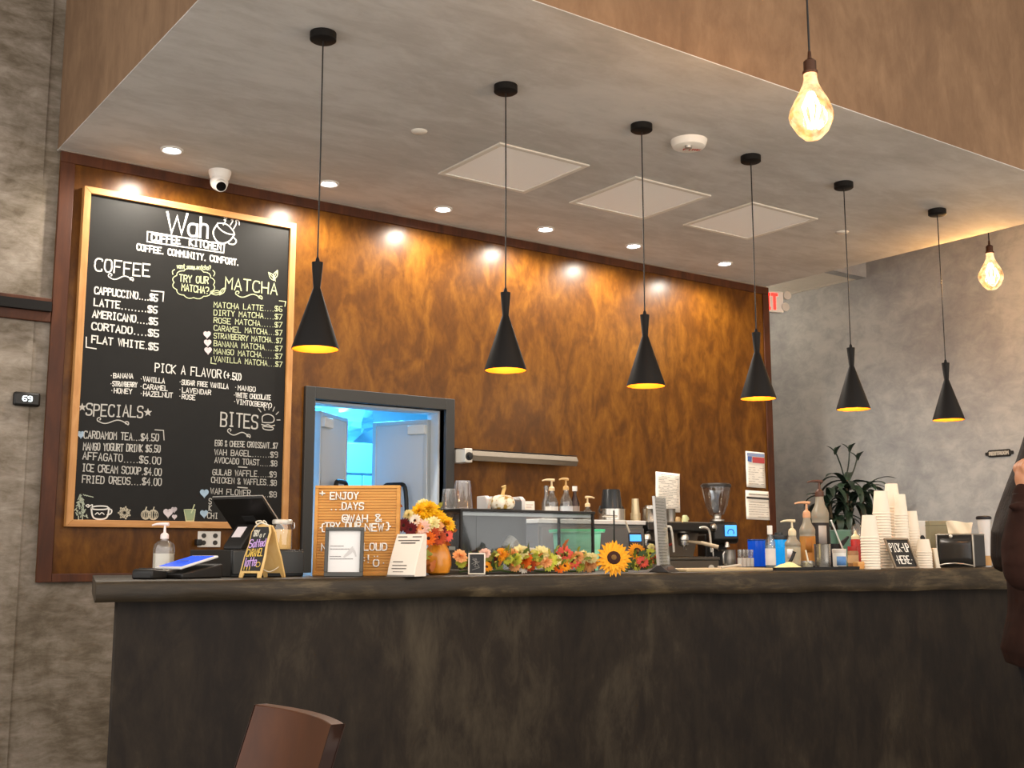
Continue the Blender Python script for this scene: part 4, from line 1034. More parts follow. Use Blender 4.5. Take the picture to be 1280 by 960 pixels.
# sunflower and its companions
Y = 3.96; base = site(767, Y)
r = thing('sunflower', 'big golden artificial sunflower with dark centre lying on the counter edge', 'sunflower', base)
P = PY(767, 698, 3.83)
d = Vector((V.x, V.y, 0.22))
flower(r, P-Vector(base), d, 23*mpp(P), 'sun', mat('#F5A818', 0.7, var=0.15), C_DARK, 'flower_head')
MB().tube(loop([P-Vector(base)+Vector((0, 0.012, 0)), (0.01, -0.07, 0.05), (0.03, -0.02, 0.012), (0.08, 0.0, 0.008)]), 0.005, 8).build('stem', LEAF[2], r)
for k in range(5): leafy(r, Vector((-0.02+0.02*k, -0.04, 0.02)), RT*random.uniform(-1, 1)+Vector((0, 0, .5)), .06, .03, LEAF[k % 3])
base = site(806, 4.03)
r = thing('flower_bunch', 'loose bunch of yellow and pink artificial flowers right of the big sunflower', 'flower bunch', base)
for px, py, c, rd, kind, k_ in ((796, 690, 'gold', 13, 'sun', .03), (803, 703, 'coral', 9, 'daisy', -.02), (813, 692, 'lime', 8, 'daisy', .02), (809, 704, 'lime', 8, 'daisy', 0), (818, 699, 'coral', 8, 'daisy', 0.03), (795, 708, 'lime', 7, 'daisy', 0), (814, 684, 'cream', 5, 'mum', .03)):
    P = PY(px, py, 4.03+k_); q = P-Vector(base)
    flower(r, q, V+RT*random.uniform(-.4, .4)+Vector((0, 0, .2)), rd*mpp(P), kind, PET[c], (C_DARK if kind == 'sun' else C_BROWN) if kind != 'mum' else None)
    MB().tube([q, q*0.6+Vector((0, 0.03, 0.0)), Vector((0.0, 0.05, 0.008))], 0.003, 6).build('stem', LEAF[2], r)
for k in range(16):
    P = PY(random.uniform(786, 824), random.uniform(694, 712), 4.02); leafy(r, P-Vector(base), RT*random.uniform(-1, 1)+Vector((0, 0, random.uniform(0, .8)))+V*.3, .05, .024, random.choice(LEAF[:3]))

# small chalk sign in the garland
Y = 3.985; p = site(596, Y); k_ = mpp(p)
r = thing('mini_chalk_sign', 'tiny white framed chalk sign standing among the garland flowers', 'sign', p, -36)
w, h = 10.8*k_, 27*k_
m = T(0, 0, 0, -8)
b = MB()
for x0, x1, z0, z1 in ((-w, w, 0, 0.006), (-w, w, h-0.006, h), (-w, -w+0.006, 0.006, h-0.006), (w-0.006, w, 0.006, h-0.006)): b.box(x0, x1, -0.006, 0.004, z0, z1, m)
b.build('frame', mat('#E9DFCE', 0.6), r, 0.001)
MB().box(-w+0.003, w-0.003, 0, 0.003, 0.003, h-0.003, m).build('panel', mat('#191817', 0.5), r)
b = MB(); f = lambda u, v: m @ Vector((u, -0.0008, v))
for k in range(9): ribbon(b, [(random.uniform(-.6, .4)*w, random.uniform(.2, .8)*h) for _ in range(2)], 0.0016, f)
b.build('chalk_marks', mat('#8D8A84', 0.8), r)

# ------------------------------------------------------------------ display case and what stands on and in it
CY0 = 4.19
cx0, cx1 = site(577, CY0)[0]-0.006, site(742, CY0)[0]+0.006
cw_, cd, ch = cx1-cx0, 0.27, hz(660, 637.5, CY0)-CT
r = thing('display_case', 'black framed glass countertop display case behind the flower garland', 'display case', (cx0, CY0, CT))
M_case = pane('case_glass', '#F2F4F4', 0.02, 0.04, 0.02, '#A8ACAC')
fr = 0.011
for x, y, nm in ((0, 0, 0), (cw_-fr, 0, 0), (0, cd-fr, 0), (cw_-fr, cd-fr, 0)): MB().box(x, x+fr, y, y+fr, 0.016, ch-0.012).build('post', M_black, r)
MB().box(-0.004, cw_+0.004, -0.004, cd+0.004, ch-0.012, ch).build('top_frame', M_black, r, 0.002)
MB().box(-0.002, cw_+0.002, -0.002, cd+0.002, 0, 0.016).build('base_tray', M_steeld, r, 0.002)
MB().box(fr, cw_-fr, 0.004, 0.007, 0.016, ch-0.012).build('front_glass', M_case, r)
for x in (0.004, cw_-0.007): MB().box(x, x+0.003, fr, cd-fr, 0.016, ch-0.012).build('side_glass', M_case, r)
M_tint = pane('tinted_back', '#8A8E90', 0.05, 0.15, 0.45, '#6C6E70')
for x0, x1, y in ((fr, cw_*.42, cd-0.008), (cw_*.34, cw_*.72, cd-0.014)): MB().box(x0, x1, y, y+0.004, 0.018, ch-0.014).build('sliding_door', M_tint, r)
for x in (0.10, cw_*.60): MB().box(x, x+0.035, cd-0.024, cd-0.014, 0.10, 0.118).build('door_pull', mat('#E4E0D6', 0.4), r, 0.004)
MB().box(fr, cw_-fr, 0.012, 0.022, ch-0.030, ch-0.016).build('top_rail', mat('#C9CCCC', 0.4), r, 0.002)
MB().tube([(0.075, 0.235, 0.02), (0.075, 0.235, ch-0.03)], 0.004, 8).build('upright_rod', mat('#D9DEE0', 0.3, 0.5), r)
CTOP = CT+ch
p = site(629, 4.29, CT+0.017)
r = thing('scoop_tub', 'clear plastic tub with scoop inside the display case', 'tub', p)
MB().lathe([(0.035, 0), (0.045, 0.095), (0.043, 0.095), (0.033, 0.003)], 24).build('tub', M_plast, r)
b = MB().lathe([(0.004, 0), (0.034, 0.012), (0.042, 0.034), (0.048, 0.052), (0.045, 0.052), (0.031, 0.015)], 18, T(0.014, 0, 0.085, 0, 62, 0)); b.build('scoop', mat('#C9C7C0', 0.35), r)
# upturned cups
for px, y1, py, wpx, nm in ((553, 4.33, 611, 20, 'shorter clear fluted plastic cup upside down at left end of case top'), (578, 4.26, 601, 24, 'taller clear fluted plastic cup upside down on case top by pumpkin')):
    p = site(px, y1, CTOP); k_ = mpp(p); R0 = wpx/2*k_; H = hz(px, py, y1)-CTOP
    p = (max(p[0], cx0+0.03), p[1], p[2])
    r = thing('plastic_cup', nm, 'cup', p)
    ecc = lambda a, z: 1+0.032*math.cos(16*a)
    MB().lathe([(R0*1.04, 0), (R0*1.04, 0.006), (R0, 0.008), (R0*.84, H*.86), (R0*.80, H*.9), (R0*.78, H), (R0*.70, H), (R0*.68, H-0.006), (0.0002, H-0.008)], 64, ecc=ecc).build('cup', M_plast, r)
# white pumpkin
p = site(628, 4.25, CTOP); k_ = mpp(p)
r = thing('pumpkin', 'small white and gold decorative pumpkin on top of the display case', 'pumpkin', p)
R0, H = 16*k_, 18.5*k_
ecc = lambda a, z: 1-0.07*abs(math.cos(4.5*a))**6
prof = [(R0*.35, 0), (R0*.75, H*.06), (R0*.96, H*.28), (R0, H*.5), (R0*.92, H*.75), (R0*.66, H*.94), (R0*.34, H), (R0*.12, H*.94), (0.0002, H*.92)]
m_, N, L, bs = nodes_of('pumpkin_skin'); tc = N.new('ShaderNodeTexCoord'); no = N.new('ShaderNodeTexNoise'); no.inputs['Scale'].default_value = 40
L.new(tc.outputs['Object'], no.inputs['Vector']); rp = ramp(N, [(0.40, '#B08A3C'), (0.50, '#EFE6CE'), (0.8, '#F4EEDD')]); L.new(no.outputs[0], rp.inputs[0]); L.new(rp.outputs[0], bs.inputs['Base Color'])
MB().lathe(prof, 54, ecc=ecc).build('body', m_, r)
MB().tube(loop([(0, 0, H*.9), (0.004, 0, H*1.2), (0.010, 0, H*1.45), (0.006, 0, H*1.62)]), [0.014, 0.011, 0.010, 0.009, 0.008, 0.008, 0.008, 0.008, 0.008, 0.008, 0.008, 0.008, 0.008, 0.009, 0.009, 0.010, 0.011, 0.012, 0.012], 8).build('stem', mat('#D9B872', 0.8, var=0.15), r)
# grey device and price card
p = site(627, 4.385, CTOP); k_ = mpp(p)
r = thing('label_printer', 'low grey and white machine behind the pumpkin on the display case', 'printer', p, -6)
w, h = 27*k_, 17.5*k_
MB().prism([(-0.045, 0), (0.055, 0), (0.055, h), (-0.02, h), (-0.045, h*.75)], -w, w, 'x').build('body', mat('#4E5054', 0.4), r, 0.006)
for x in (-w, w-0.018): MB().prism([(-0.047, 0), (0.056, 0), (0.056, h*1.05), (-0.022, h*1.05), (-0.047, h*.8)], x-0.002, x+0.02, 'x').build('side_cap', mat('#D4D2D0', 0.4), r, 0.004)
p = site(662, 4.32, CTOP); k_ = mpp(p)
r = thing('price_card', 'little white card standing on the display case right of the pumpkin', 'card', p, -30)
MB().prism([(-0.008, 0), (0.008, 0), (0.001, 12.5*k_), (-0.001, 12.5*k_)], -6.2*k_, 6.2*k_, 'x').build('card', M_paper, r)
f = lambda u, v: Vector((u, -0.0088+0.007*v/(12.5*k_), v))
b = MB(); ribbon(b, [(-4*k_, 8*k_), (4*k_, 8*k_)], 0.003, f); ribbon(b, [(-4*k_, 5*k_), (2*k_, 5*k_)], 0.003, f); b.build('print', mat('#B9A8A0', 0.8), r)

# green storage tub behind the case
Y = 4.62; p = site(721, Y); k_ = mpp(p)
r = thing('storage_tub', 'mint green translucent plastic storage tub behind the display case', 'tub', p, -25)
H = hz(721, 662.5, Y)-CT
def rrect(w, d, c, z, n=5):
    out = []
    for cx, cy, a0 in ((w-c, d-c, 0), (-w+c, d-c, 90), (-w+c, -d+c, 180), (w-c, -d+c, 270)):
        for k in range(n+1):
            a = R(a0+90*k/n); out.append((cx+c*math.cos(a), cy+c*math.sin(a), z))
    return out
w0 = 27*k_
rows = [rrect(w0*.86, .09, .03, 0), rrect(w0*.90, .10, .03, H*.5), rrect(w0*.92, .103, .03, H*.52), rrect(w0*.97, .11, .03, H*.93), rrect(w0*1.10, .125, .03, H*.93), rrect(w0*1.10, .125, .03, H), rrect(w0*.98, .112, .03, H), rrect(w0*.86, .09, .03, 0.006)]
b = MB().grid(rows, close=True); n = len(rows[0]); b.f.append(tuple(range(n-1, -1, -1))); b.f.append(tuple((len(rows)-1)*n+i for i in range(n)))
b.build('tub', mat('#A2F7D0', 0.4), r)
b = MB(); rows = [rrect(w0*1.12, .128, .03, H*.955), rrect(w0*1.12, .128, .03, H+0.003), rrect(w0*1.02, .118, .03, H+0.003)]; b.grid(rows, close=True); b.build('rim', mat('#4FDC9A', 0.35), r)

# heat lamp bar on the wall
pa, pb = PY(567, 562, PYW), PY(706, 585, PYW)
r = thing('heat_lamp_bar', 'long stainless heat lamp bar mounted on the wood wall above the syrup bottles', 'heat lamp', (pa.x, PYW, pa.z))
Lb = pb.x-pa.x
MB().prism([(0, 0), (-0.13, -0.012), (-0.15, -0.045), (-0.13, -0.075), (-0.12, -0.075), (-0.12, -0.055), (-0.02, -0.055), (-0.02, -0.06), (0, -0.06)], 0.05, Lb, 'x').build('reflector', mat('#6A6156', 0.5, 0.7), r, 0.003)
MB().prism([(0, 0.004), (-0.13, -0.008), (-0.13, -0.004), (0, 0.010)], 0.0, Lb+0.01, 'x').build('top_flange', M_black, r)
MB().box(0, 0.055, -0.135, 0, -0.088, 0.0).build('control_box', mat('#C9C4BA', 0.35, 0.3), r, 0.004)
MB().lathe([(0.026, 0), (0.026, 0.006), (0.018, 0.008), (0.016, 0.024), (0.010, 0.026)], 20, T(0.028, -0.135, -0.05, 90)).build('knob', M_black, r)
MB().tube([(0.08, -0.06, -0.062), (Lb-0.03, -0.06, -0.062)], 0.006, 8).build('heating_rod', mat('#8A6A4A', 0.4, 0.4), r)

# syrup bottles on the back cabinet
M_clear = pane('bottle_glass', '#E2E4E2', 0.14, 0.05, 0.12, '#8F8D88')
BZ = 1.388
def syrup(px, Y, py, z, label, pumpmat, liquid, lab=None, s=1.0, turn=0, d=-1, R0=0.040):
    p = site(px, Y, z); H = (hz(px, py, Y)-z)
    r = thing('syrup_bottle', label, 'syrup bottle', p, turn, 'pump bottles of syrup')
    hb = H-0.088*s
    MB().lathe([(R0*.9, 0), (R0, 0.006), (R0, hb*.58), (R0*.86, hb*.68), (R0*.45, hb*.86), (R0*.38, hb), (R0*.38, hb+.003)], 28).build('bottle', M_clear, r)
    MB().lathe([(0.0001, 0.004), (R0*.94, 0.004), (R0*.94, hb*.55), (0.0001, hb*.55)], 20).build('syrup', mat(liquid, 0.3), r)
    if lab: MB().lathe([(R0*1.015, hb*.14), (R0*1.015, hb*.46)], 28, cap=False).build('label', mat(lab, 0.6, var=0.1), r)
    pump_head(r, hb, mat(pumpmat, 0.4), s, d); return r
syrup(690, 5.62, 594, BZ, 'syrup bottle with cream pump, first from left above the display case', '#D9BE92', '#6E5A48', '#C9C4BC', 1.1, -20)
syrup(708, 5.58, 593, BZ, 'syrup bottle with gold pump, second from left above the display case', '#D2A767', '#4C3B34', '#B9BCC0', 1.1, 10)
p = site(719, 5.66, BZ)
r = thing('sauce_bottle', 'dark slim bottle with a white cap between the pumped syrup bottles', 'bottle', p)
H = hz(719, 608, 5.66)-BZ
MB().lathe([(0.028, 0), (0.030, 0.005), (0.030, H*.5), (0.012, H*.74), (0.011, H*.86)], 24).build('bottle', mat('#2A1612', 0.15), r)
MB().lathe([(0.015, H*.86), (0.016, H*.87), (0.016, H), (0.0001, H)], 18).build('cap', M_white, r)
MB().lathe([(0.0305, H*.12), (0.0305, H*.42)], 24, cap=False).build('label', mat('#8D8078', 0.7), r)
syrup(735, 5.60, 616, BZ, 'shorter syrup bottle with cream pump, beside the black upturned bucket', '#D9BE92', '#5A4030', None, 1.0, 0, 1, 0.032)
p = site(683, 5.70, BZ)
r = thing('glass_bottle', 'plain clear glass bottle behind the first pumped syrup bottle', 'bottle', p)
MB().lathe([(0.028, 0), (0.03, .004), (0.03, .1), (0.013, .15), (0.013, .20), (0.015, .20), (0.015, .215), (0.0001, .215)], 20).build('bottle', M_clear, r)

# upturned bucket in a steel pan
p = site(765, 5.62, BZ); k_ = mpp(p)
R_ = 0
r = thing('steel_pan', 'round stainless steel pan on the grey cabinet under the black bucket', 'pan', p)
h0 = hz(765, 637, 5.62)-BZ
R0 = 17*k_
MB().lathe([(R0*.9, 0), (R0, 0.008), (R0, h0), (R0*1.04, h0), (R0*1.04, h0+0.003), (R0*.97, h0+0.003), (R0*.95, 0.012), (0.0002, 0.01)], 36).build('pan', M_steel, r)
MB().tube(loop([(-R0*.9, -R0*.3, h0*.4), (-R0*1.25, -R0*.55, h0*.42), (-R0*.9, -R0*.9, h0*.4), (-R0*.3, -R0*.95, h0*.38)]), 0.007, 8).build('handle', M_steel, r)
for k in (-1, 1): MB().tube(loop([(k*R0, 0, h0*.7), (k*R0*1.16, 0, h0*.9), (k*R0*1.05, 0, h0*1.3)]), 0.006, 8).build('clip', M_black, r)
p2 = (p[0], p[1], BZ+0.013); H = hz(765, 612, 5.62)-p2[2]
r = thing('black_bucket', 'black tapered plastic bucket standing upside down in the steel pan', 'bucket', p2)
MB().lathe([(R0*.90, 0), (R0*.90, 0.012), (R0*.87, 0.014), (R0*.64, H-.004), (R0*.62, H), (0.0002, H)], 40).build('bucket', mat('#26282A', 0.25), r)
# white box top of the case behind: thin dark rod standing in the flowers
p = site(768, 4.5); 
r = thing('card_holder_rod', 'thin black upright rod on a small base behind the sunflower', 'rod', p)
MB().lathe([(0.04, 0), (0.04, 0.006), (0.006, 0.010)], 20).build('base', M_black, r)
MB().tube([(0, 0, 0.008), (0, 0, hz(768, 638, 4.5)-CT)], 0.0042, 8).build('rod', M_black, r)
p = site(805, 4.55)
r = thing('payment_terminal', 'small black handheld payment terminal with bright blue screen near the menu stand', 'card terminal', site(796, 4.55), -30)
m = T(0, 0, 0, -14)
MB().box(-0.036, 0.036, -0.012, 0.012, 0, 0.20, m).build('body', M_black, r, 0.008)
MB().box(-0.030, 0.030, -0.0132, -0.012, 0.150, 0.185, m).build('screen', mat('#3C9BFF', 0.3, emit=1.2), r)
for k in range(3): MB().box(-0.028, 0.028, -0.0132, -0.012, 0.07+k*0.022, 0.085+k*0.022, m).build('key_row', mat('#3A3836', 0.5), r)
MB().box(-0.05, 0.05, -0.03, 0.035, 0, 0.008).build('base', M_black, r, 0.003)
pa, pb = PY(788, 651, 4.62), PY(802, 686, 4.62)
r = thing('bar_spoon', 'long pale stirring stick leaning above the blue payment terminal', 'stirrer', (pb.x+0.02, 4.64, CT))
MB().tube([(0.0, 0.0, 0.004), Vector((pa.x, 4.66, pa.z))-Vector((pb.x+0.02, 4.64, CT))], 0.005, 8).build('stick', mat('#C7B8A6', 0.5), r)
MB().ball((0.0, 0, 0.012), 0.011, None, 8, (1, .5, 1)).build('tip', mat('#C7B8A6', 0.5), r)

# menu stand
Y = 3.945; p = site(829.5, Y); k_ = mpp(p)
r = thing('menu_stand', 'tall narrow clear menu stand on a black wedge base beside the flower bunch', 'menu stand', p, 31)
H = hz(829, 622, Y)-CT
m = T(0, 0, 0, -3)
MB().box(-0.085, 0.085, -0.002, 0.002, 0.028, H, m).build('menu_sheet', mat('#CFC6BC', 0.6), r)
MB().box(-0.088, 0.088, -0.0075, -0.0055, 0.026, H+0.003, m).build('front_pane', M_case, r)
for x in (-0.09, 0.086): MB().box(x, x+0.004, -0.006, 0.006, 0.026, H+0.004, m).build('edge', mat('#BDB9B2', 0.3, 0.4), r)
b = MB(); f = lambda u, v: m @ Vector((u, -0.0024, v))
random.seed(4)
for k in range(22):
    v = H*(.94-.04*k); x = -0.07
    while x < 0.06:
        l = random.uniform(0.01, 0.04); ribbon(b, [(x, v), (min(x+l, .07), v)], 0.0045, f); x += l+0.008
b.build('printed_lines', mat('#8B8178', 0.8), r)
MB().prism([(-0.05, 0), (0.05, 0), (0.008, 0.032), (-0.008, 0.032)], -0.095, 0.095, 'x').build('base', mat('#26211D', 0.4), r, 0.003)
MB().box(-0.05, 0.05, -0.034, -0.031, 0.006, 0.026, T(0, 0, 0, 0)).build('base_strip', mat('#6B5346', 0.5), r)

# wall papers
for px0, px1, y0, y1, rot, nm, lab in ((818, 849, 590, 640, 2, 'notice', 'white typed sheet taped to the wood wall above the espresso machine'), (931, 956, 564, 610, 1, 'permit', 'upper permit with red and blue heading taped near the end of the wood wall'), (931, 963, 613, 650, 1, 'certificate', 'lower certificate with black band taped below the permit on the wood wall')):
    pa, pb = PY(px0, y0, PYW), PY(px1, y1, PYW); w, h = pb.x-pa.x, pa.z-pb.z
    r = thing('paper_notice', lab, 'paper', ((pa.x+pb.x)/2, PYW-0.001, pb.z)); r.rotation_euler = (0, R(rot), 0)
    rows = [[(-w/2+w*i/6, -0.002-0.006*(abs(i/3-1)**3 if j < 4 else 0)*(1-j/6), h*j/8) for i in range(7)] for j in range(9)]
    MB().grid(rows).build('sheet', M_paper, r, solid=0.0012)
    f = lambda u, v: Vector((u, -0.0095, v)); b = MB()
    if nm == 'notice':
        v0, v1, n, wd = .93, .12, 20, 0.0035
    elif nm == 'permit': v0, v1, n, wd = .55, .10, 8, 0.003
    else: v0, v1, n, wd = .60, .10, 7, 0.003
    for k in range(n):
        v = h*(v0+(v1-v0)*k/(n-1)); x = -w*.4
        while x < w*.38:
            l = random.uniform(0.01, 0.04)
            if random.random() < .8: ribbon(b, [(x, v), (min(x+l, w*.42), v)], wd, f)
            x += l+0.006
    b.build('printed_lines', mat('#A39A92', 0.8), r)
    if nm == 'permit':
        MB().box(-w*.16, w*.46, -0.0085, -0.0065, h*.69, h*.85).build('red_band', mat('#B8474A', 0.7), r)
        MB().box(-w*.46, w*.46, -0.0085, -0.0065, h*.87, h*.96).build('blue_band', mat('#8E9CC0', 0.7), r)
        MB().prism([(-w*.42, h*.72), (-w*.22, h*.70), (-w*.2, h*.86), (-w*.42, h*.86)], -0.0085, -0.0065).build('emblem', mat('#4E6AA8', 0.7), r)
    if nm == 'certificate':
        MB().box(-w*.48, w*.46, -0.0085, -0.0065, h*.71, h*.78).build('black_band', mat('#3A3634', 0.7), r)
        b = MB(); 
        x = -w*.38
        while x < w*.36:
            ribbon(b, [(x, h*.87), (x+0.012, h*.87)], 0.006, f); x += 0.018
        b.build('heading', mat('#6B6660', 0.7), r)

# ------------------------------------------------------------------ espresso machine and grinder
WZ = 0.92
EX0, EX1, EY = site(807, 5.46)[0], site(893, 5.46)[0], 5.46
ew = EX1-EX0; top = hz(850, 652, EY)-WZ
r = thing('espresso_machine', 'two group espresso machine with black top band on the back counter', 'espresso machine', (EX0, EY, WZ))
M_es = mat('#7F756A', 0.35, 0.55)
for x in (0.05, ew-0.05):
    for y in (0.06, 0.42): MB().lathe([(0.024, 0), (0.020, 0.05), (0.03, 0.06)], 16, T(x, y, 0)).build('foot', M_black, r)
dz = hz(850, 700, EY)-WZ
MB().box(0, ew+0.02, -0.02, 0.46, 0.06, dz).build('lower_body', M_es, r, 0.006)
MB().box(0.0, ew+0.02, -0.03, 0.22, dz, dz+0.018).build('drip_tray', M_steeld, r, 0.003)
for k in range(18): MB().box(0.03+k*ew/18, 0.036+k*ew/18, -0.02, 0.20, dz+0.018, dz+0.022).build('grate_bar', M_steel, r)
MB().prism([(0.22, dz+0.018), (0.46, dz+0.018), (0.46, top-0.07), (0.16, top-0.07)], 0.03, ew+0.02, 'x').build('back_panel', mat('#847A6F', 0.4, 0.3), r, 0.004)
MB().prism([(-0.03, top-0.06), (0.0, top-0.072), (0.46, top-0.072), (0.46, top-0.006), (-0.02, top-0.006)], 0, ew, 'x').build('head_band', mat('#171615', 0.3), r, 0.006)
MB().box(0.01, ew-0.01, 0.0, 0.45, top-0.006, top).build('cup_shelf', M_steel, r, 0.002)
def group(x):
    g = MB().lathe([(0.036, -0.05), (0.04, -0.045), (0.04, -0.012), (0.032, 0.0)], 24, T(x, 0.05, top-0.072)).build('group_head', M_steel, r)
    return g
gxs = [site(812, EY)[0]-EX0+.01, site(861, EY)[0]-EX0]
for i, gx in enumerate(gxs):
    g = group(gx)
    pf = MB().lathe([(0.022, -0.035), (0.034, -0.030), (0.036, -0.005), (0.036, 0.0)], 22, T(gx, 0.05, top-0.122)).build('portafilter', M_steel, r)
    e = (gx+0.16, -0.11, top-0.165) if i else (gx-0.03, -0.16, top-0.15)
    MB().tube([(gx+(.03 if i else 0), 0.03, top-0.128), ((gx+e[0])/2, (0.03+e[1])/2, top-0.138), e], [0.008, 0.013, 0.015], 10).build('handle', mat('#C2AE90', 0.5) if i else M_black, pf)
    MB().tube(loop([(gx, 0.05, top-0.155), (gx, 0.045, top-0.17), (gx+.012, 0.03, top-0.182)]), 0.006, 8).build('spout', M_steel, pf)
def wand(px0, px1, lab):
    a, c = site(px0, EY-.04)[0]-EX0, site(px1, EY-.04)[0]-EX0
    MB().tube(loop([(a-.03, 0.0, top-0.045), (a, -0.05, top-0.035), (c-.012, -0.06, top-0.06), (c, -0.06, top-0.14), (c+.004, -0.06, dz+0.05)]), 0.0075, 8).build('steam_wand', mat('#D9D2C4', 0.3, 0.3), r)
wand(836, 839, 0); wand(880, 886, 0)
MB().lathe([(0.022, 0), (0.024, 0.006), (0.024, 0.026), (0.014, 0.032)], 18, T(ew-0.05, -0.03, top-0.035, 90)).build('steam_knob', M_steel, r)
MB().tube([(gxs[0]+.13, 0.12, dz+0.07), (gxs[0]+.22, 0.02, dz+0.105)], [0.006, 0.010], 8).build('red_lever', mat('#9A4034', 0.4), r)
MB().lathe([(0.028, 0), (0.028, 0.004), (0.024, 0.006)], 20, T(ew-0.055, -0.021, dz-0.06, 90)).build('gauge', mat('#E6E0D4', 0.4), r)
# things on top
ET = WZ+top
for px, Y, wpx, py, c, lab in ((848, 5.58, 7, 646, '#A8895A', 'tan espresso cup upside down on machine top, left of pair'), (857, 5.55, 8, 644, '#B9BE8E', 'pale green espresso cup upside down on machine top, right of pair')):
    p = site(px, Y, ET); k_ = mpp(p); H = hz(px, py, Y)-ET
    r = thing('espresso_cup', lab, 'cup', p, 0, 'espresso cups on the machine')
    MB().lathe([(wpx/2*k_, 0), (wpx/2*k_, H*.3), (wpx/2*k_*.8, H*.9), (wpx/2*k_*.6, H), (0.0002, H)], 24).build('cup', mat(c, 0.35), r)
    MB().tube(loop([(wpx/2*k_*.95, 0, H*.3), (wpx/2*k_*1.5, 0, H*.4), (wpx/2*k_*1.3, 0, H*.7), (wpx/2*k_*.85, 0, H*.75)]), 0.004, 8).build('handle', mat(c, 0.35), r)
p = site(813, 5.60, ET); k_ = mpp(p); H = hz(813, 632, 5.6)-ET
r = thing('steel_canister', 'round stainless canister with lid standing behind the menu stand', 'canister', p)
MB().lathe([(9.2*k_, 0), (9.5*k_, .004), (9.5*k_, H*.78), (9.8*k_, H*.8)], 32).build('body', M_steel, r)
MB().lathe([(9.8*k_, H*.8), (9.8*k_, H*.86), (7*k_, H*.9), (6.6*k_, H), (0.0002, H)], 32).build('lid', M_steel, r)
p = site(839, 5.62, ET); k_ = mpp(p)
r = thing('steel_jug', 'grey steel jug standing behind the menu stand on the espresso machine', 'jug', p)
H = hz(839, 636, 5.62)-ET
MB().lathe([(6.2*k_, 0), (6.2*k_, H*.9), (6.6*k_, H), (6.2*k_, H), (5.8*k_, H*.9), (5.8*k_, .004), (0.0002, .004)], 28).build('body', M_steeld, r)
MB().tube(loop([(-6.2*k_, 0, H*.85), (-9*k_, 0, H*.8), (-9*k_, 0, H*.4), (-6.2*k_, 0, H*.25)]), 0.005, 8).build('handle', M_steel, r)
p = site(795, 5.58, BZ); k_ = mpp(p); H = hz(793, 623, 5.55)-BZ
pxm = p[0]
r = thing('cup_tower', 'slender tower of nested pale gold cups right of the black bucket', 'cup stack', (pxm, p[1], BZ))
MB().lathe([(0.030, 0), (0.022, H), (0.0002, H)], 24).build('nested_cups', mat('#CDBB96', 0.3, 0.4), r)
for k in range(5): MB().lathe([(0.0325, 0), (0.0335, 0.004), (0.032, 0.008)], 24, T(0, 0, 0.002+k*0.011), cap=False).build('cup_rim', mat('#CDBB96', 0.3, 0.4), r)

# grinder
Y = 5.62; p = site(897, Y, WZ); k_ = mpp(p)
p = (max(p[0], EX1+0.17), Y, WZ)
r = thing('coffee_grinder', 'black coffee grinder with clear bean hopper and small blue screen', 'coffee grinder', p, -22)
g = lambda py: hz(897, py, Y)-WZ
MB().box(-0.09, 0.09, -0.11, 0.14, 0, 0.035).build('base', M_black, r, 0.008)
MB().prism([(0.0, 0.035), (0.13, 0.035), (0.13, g(668)), (-0.01, g(668))], -0.095, 0.07, 'x').build('column', M_black, r, 0.01)
MB().prism([(-0.13, g(676)), (-0.10, g(680)), (0.14, g(676)), (0.14, g(653)), (-0.11, g(653))], -0.085, 0.105, 'x').build('head', M_black, r, 0.016)
MB().box(0.0, 0.085, -0.135, -0.126, g(670.5), g(657), T(0, 0, 0, 0)).build('screen', mat('#4FA8FF', 0.3, emit=1.1), r, 0.003)
b = MB(); f = lambda u, v: Vector((u, -0.1365, v)); ribbon(b, [(0.04+0.022*math.cos(R(200-20*k)), g(666)+0.022*math.sin(R(200-20*k))) for k in range(12)], 0.006, f); b.build('screen_marks', mat('#1D4E8C', 0.4), r)
R0 = 18.5*k_
MB().lathe([(0.045, g(653)), (0.052, g(651.5)), (0.052, g(649.5)), (0.03, g(648)), (0.03, g(643))], 28).build('collar', M_steel, r)
MB().lathe([(0.03, g(645)), (0.05, g(643)), (0.075, g(632)), (R0*.86, g(622)), (R0*.97, g(610)), (R0*.97, g(608))], 36, cap=False).build('hopper', pane('hopper_plastic', '#D8D4D0', 0.10, 0.06, 0.06, '#9A948C'), r)
MB().lathe([(R0*1.02, g(609)), (R0*1.04, g(607.5)), (R0*1.02, g(606)), (R0*.9, g(604.5)), (0.0002, g(604))], 36).build('hopper_lid', mat('#2A2420', 0.35), r)
rows = [[(-0.085+0.085*i/4, -0.055+0.018*math.sin(i+j)-.03*(j/6), g(641)+(g(614)-g(641))*j/6) for i in range(5)] for j in range(7)]
rows = [[(x*(0.35+.65*j/6), y*(0.4+.6*j/6), z) for (x, y, z) in rr] for j, rr in enumerate(rows)]
MB().grid(rows).build('bag_inside', mat('#B9C4D2', 0.4), r, solid=0.003)
MB().lathe([(0.024, 0), (0.02, 0.03), (0.012, 0.05)], 18, T(0.02, -0.10, g(684))).build('chute', M_steel, r)
MB().tube(loop([(-0.02, -0.03, g(688)), (-0.03, -0.10, g(688)), (0.03, -0.13, g(688)), (0.05, -0.05, g(688))]), 0.007, 8).build('filter_fork', M_steel, r)
MB().tube(loop([(-0.055, -0.04, g(672)), (-0.06, -0.06, g(690)), (-0.05, -0.05, 0.05)]), 0.006, 8).build('lever', M_steel, r)

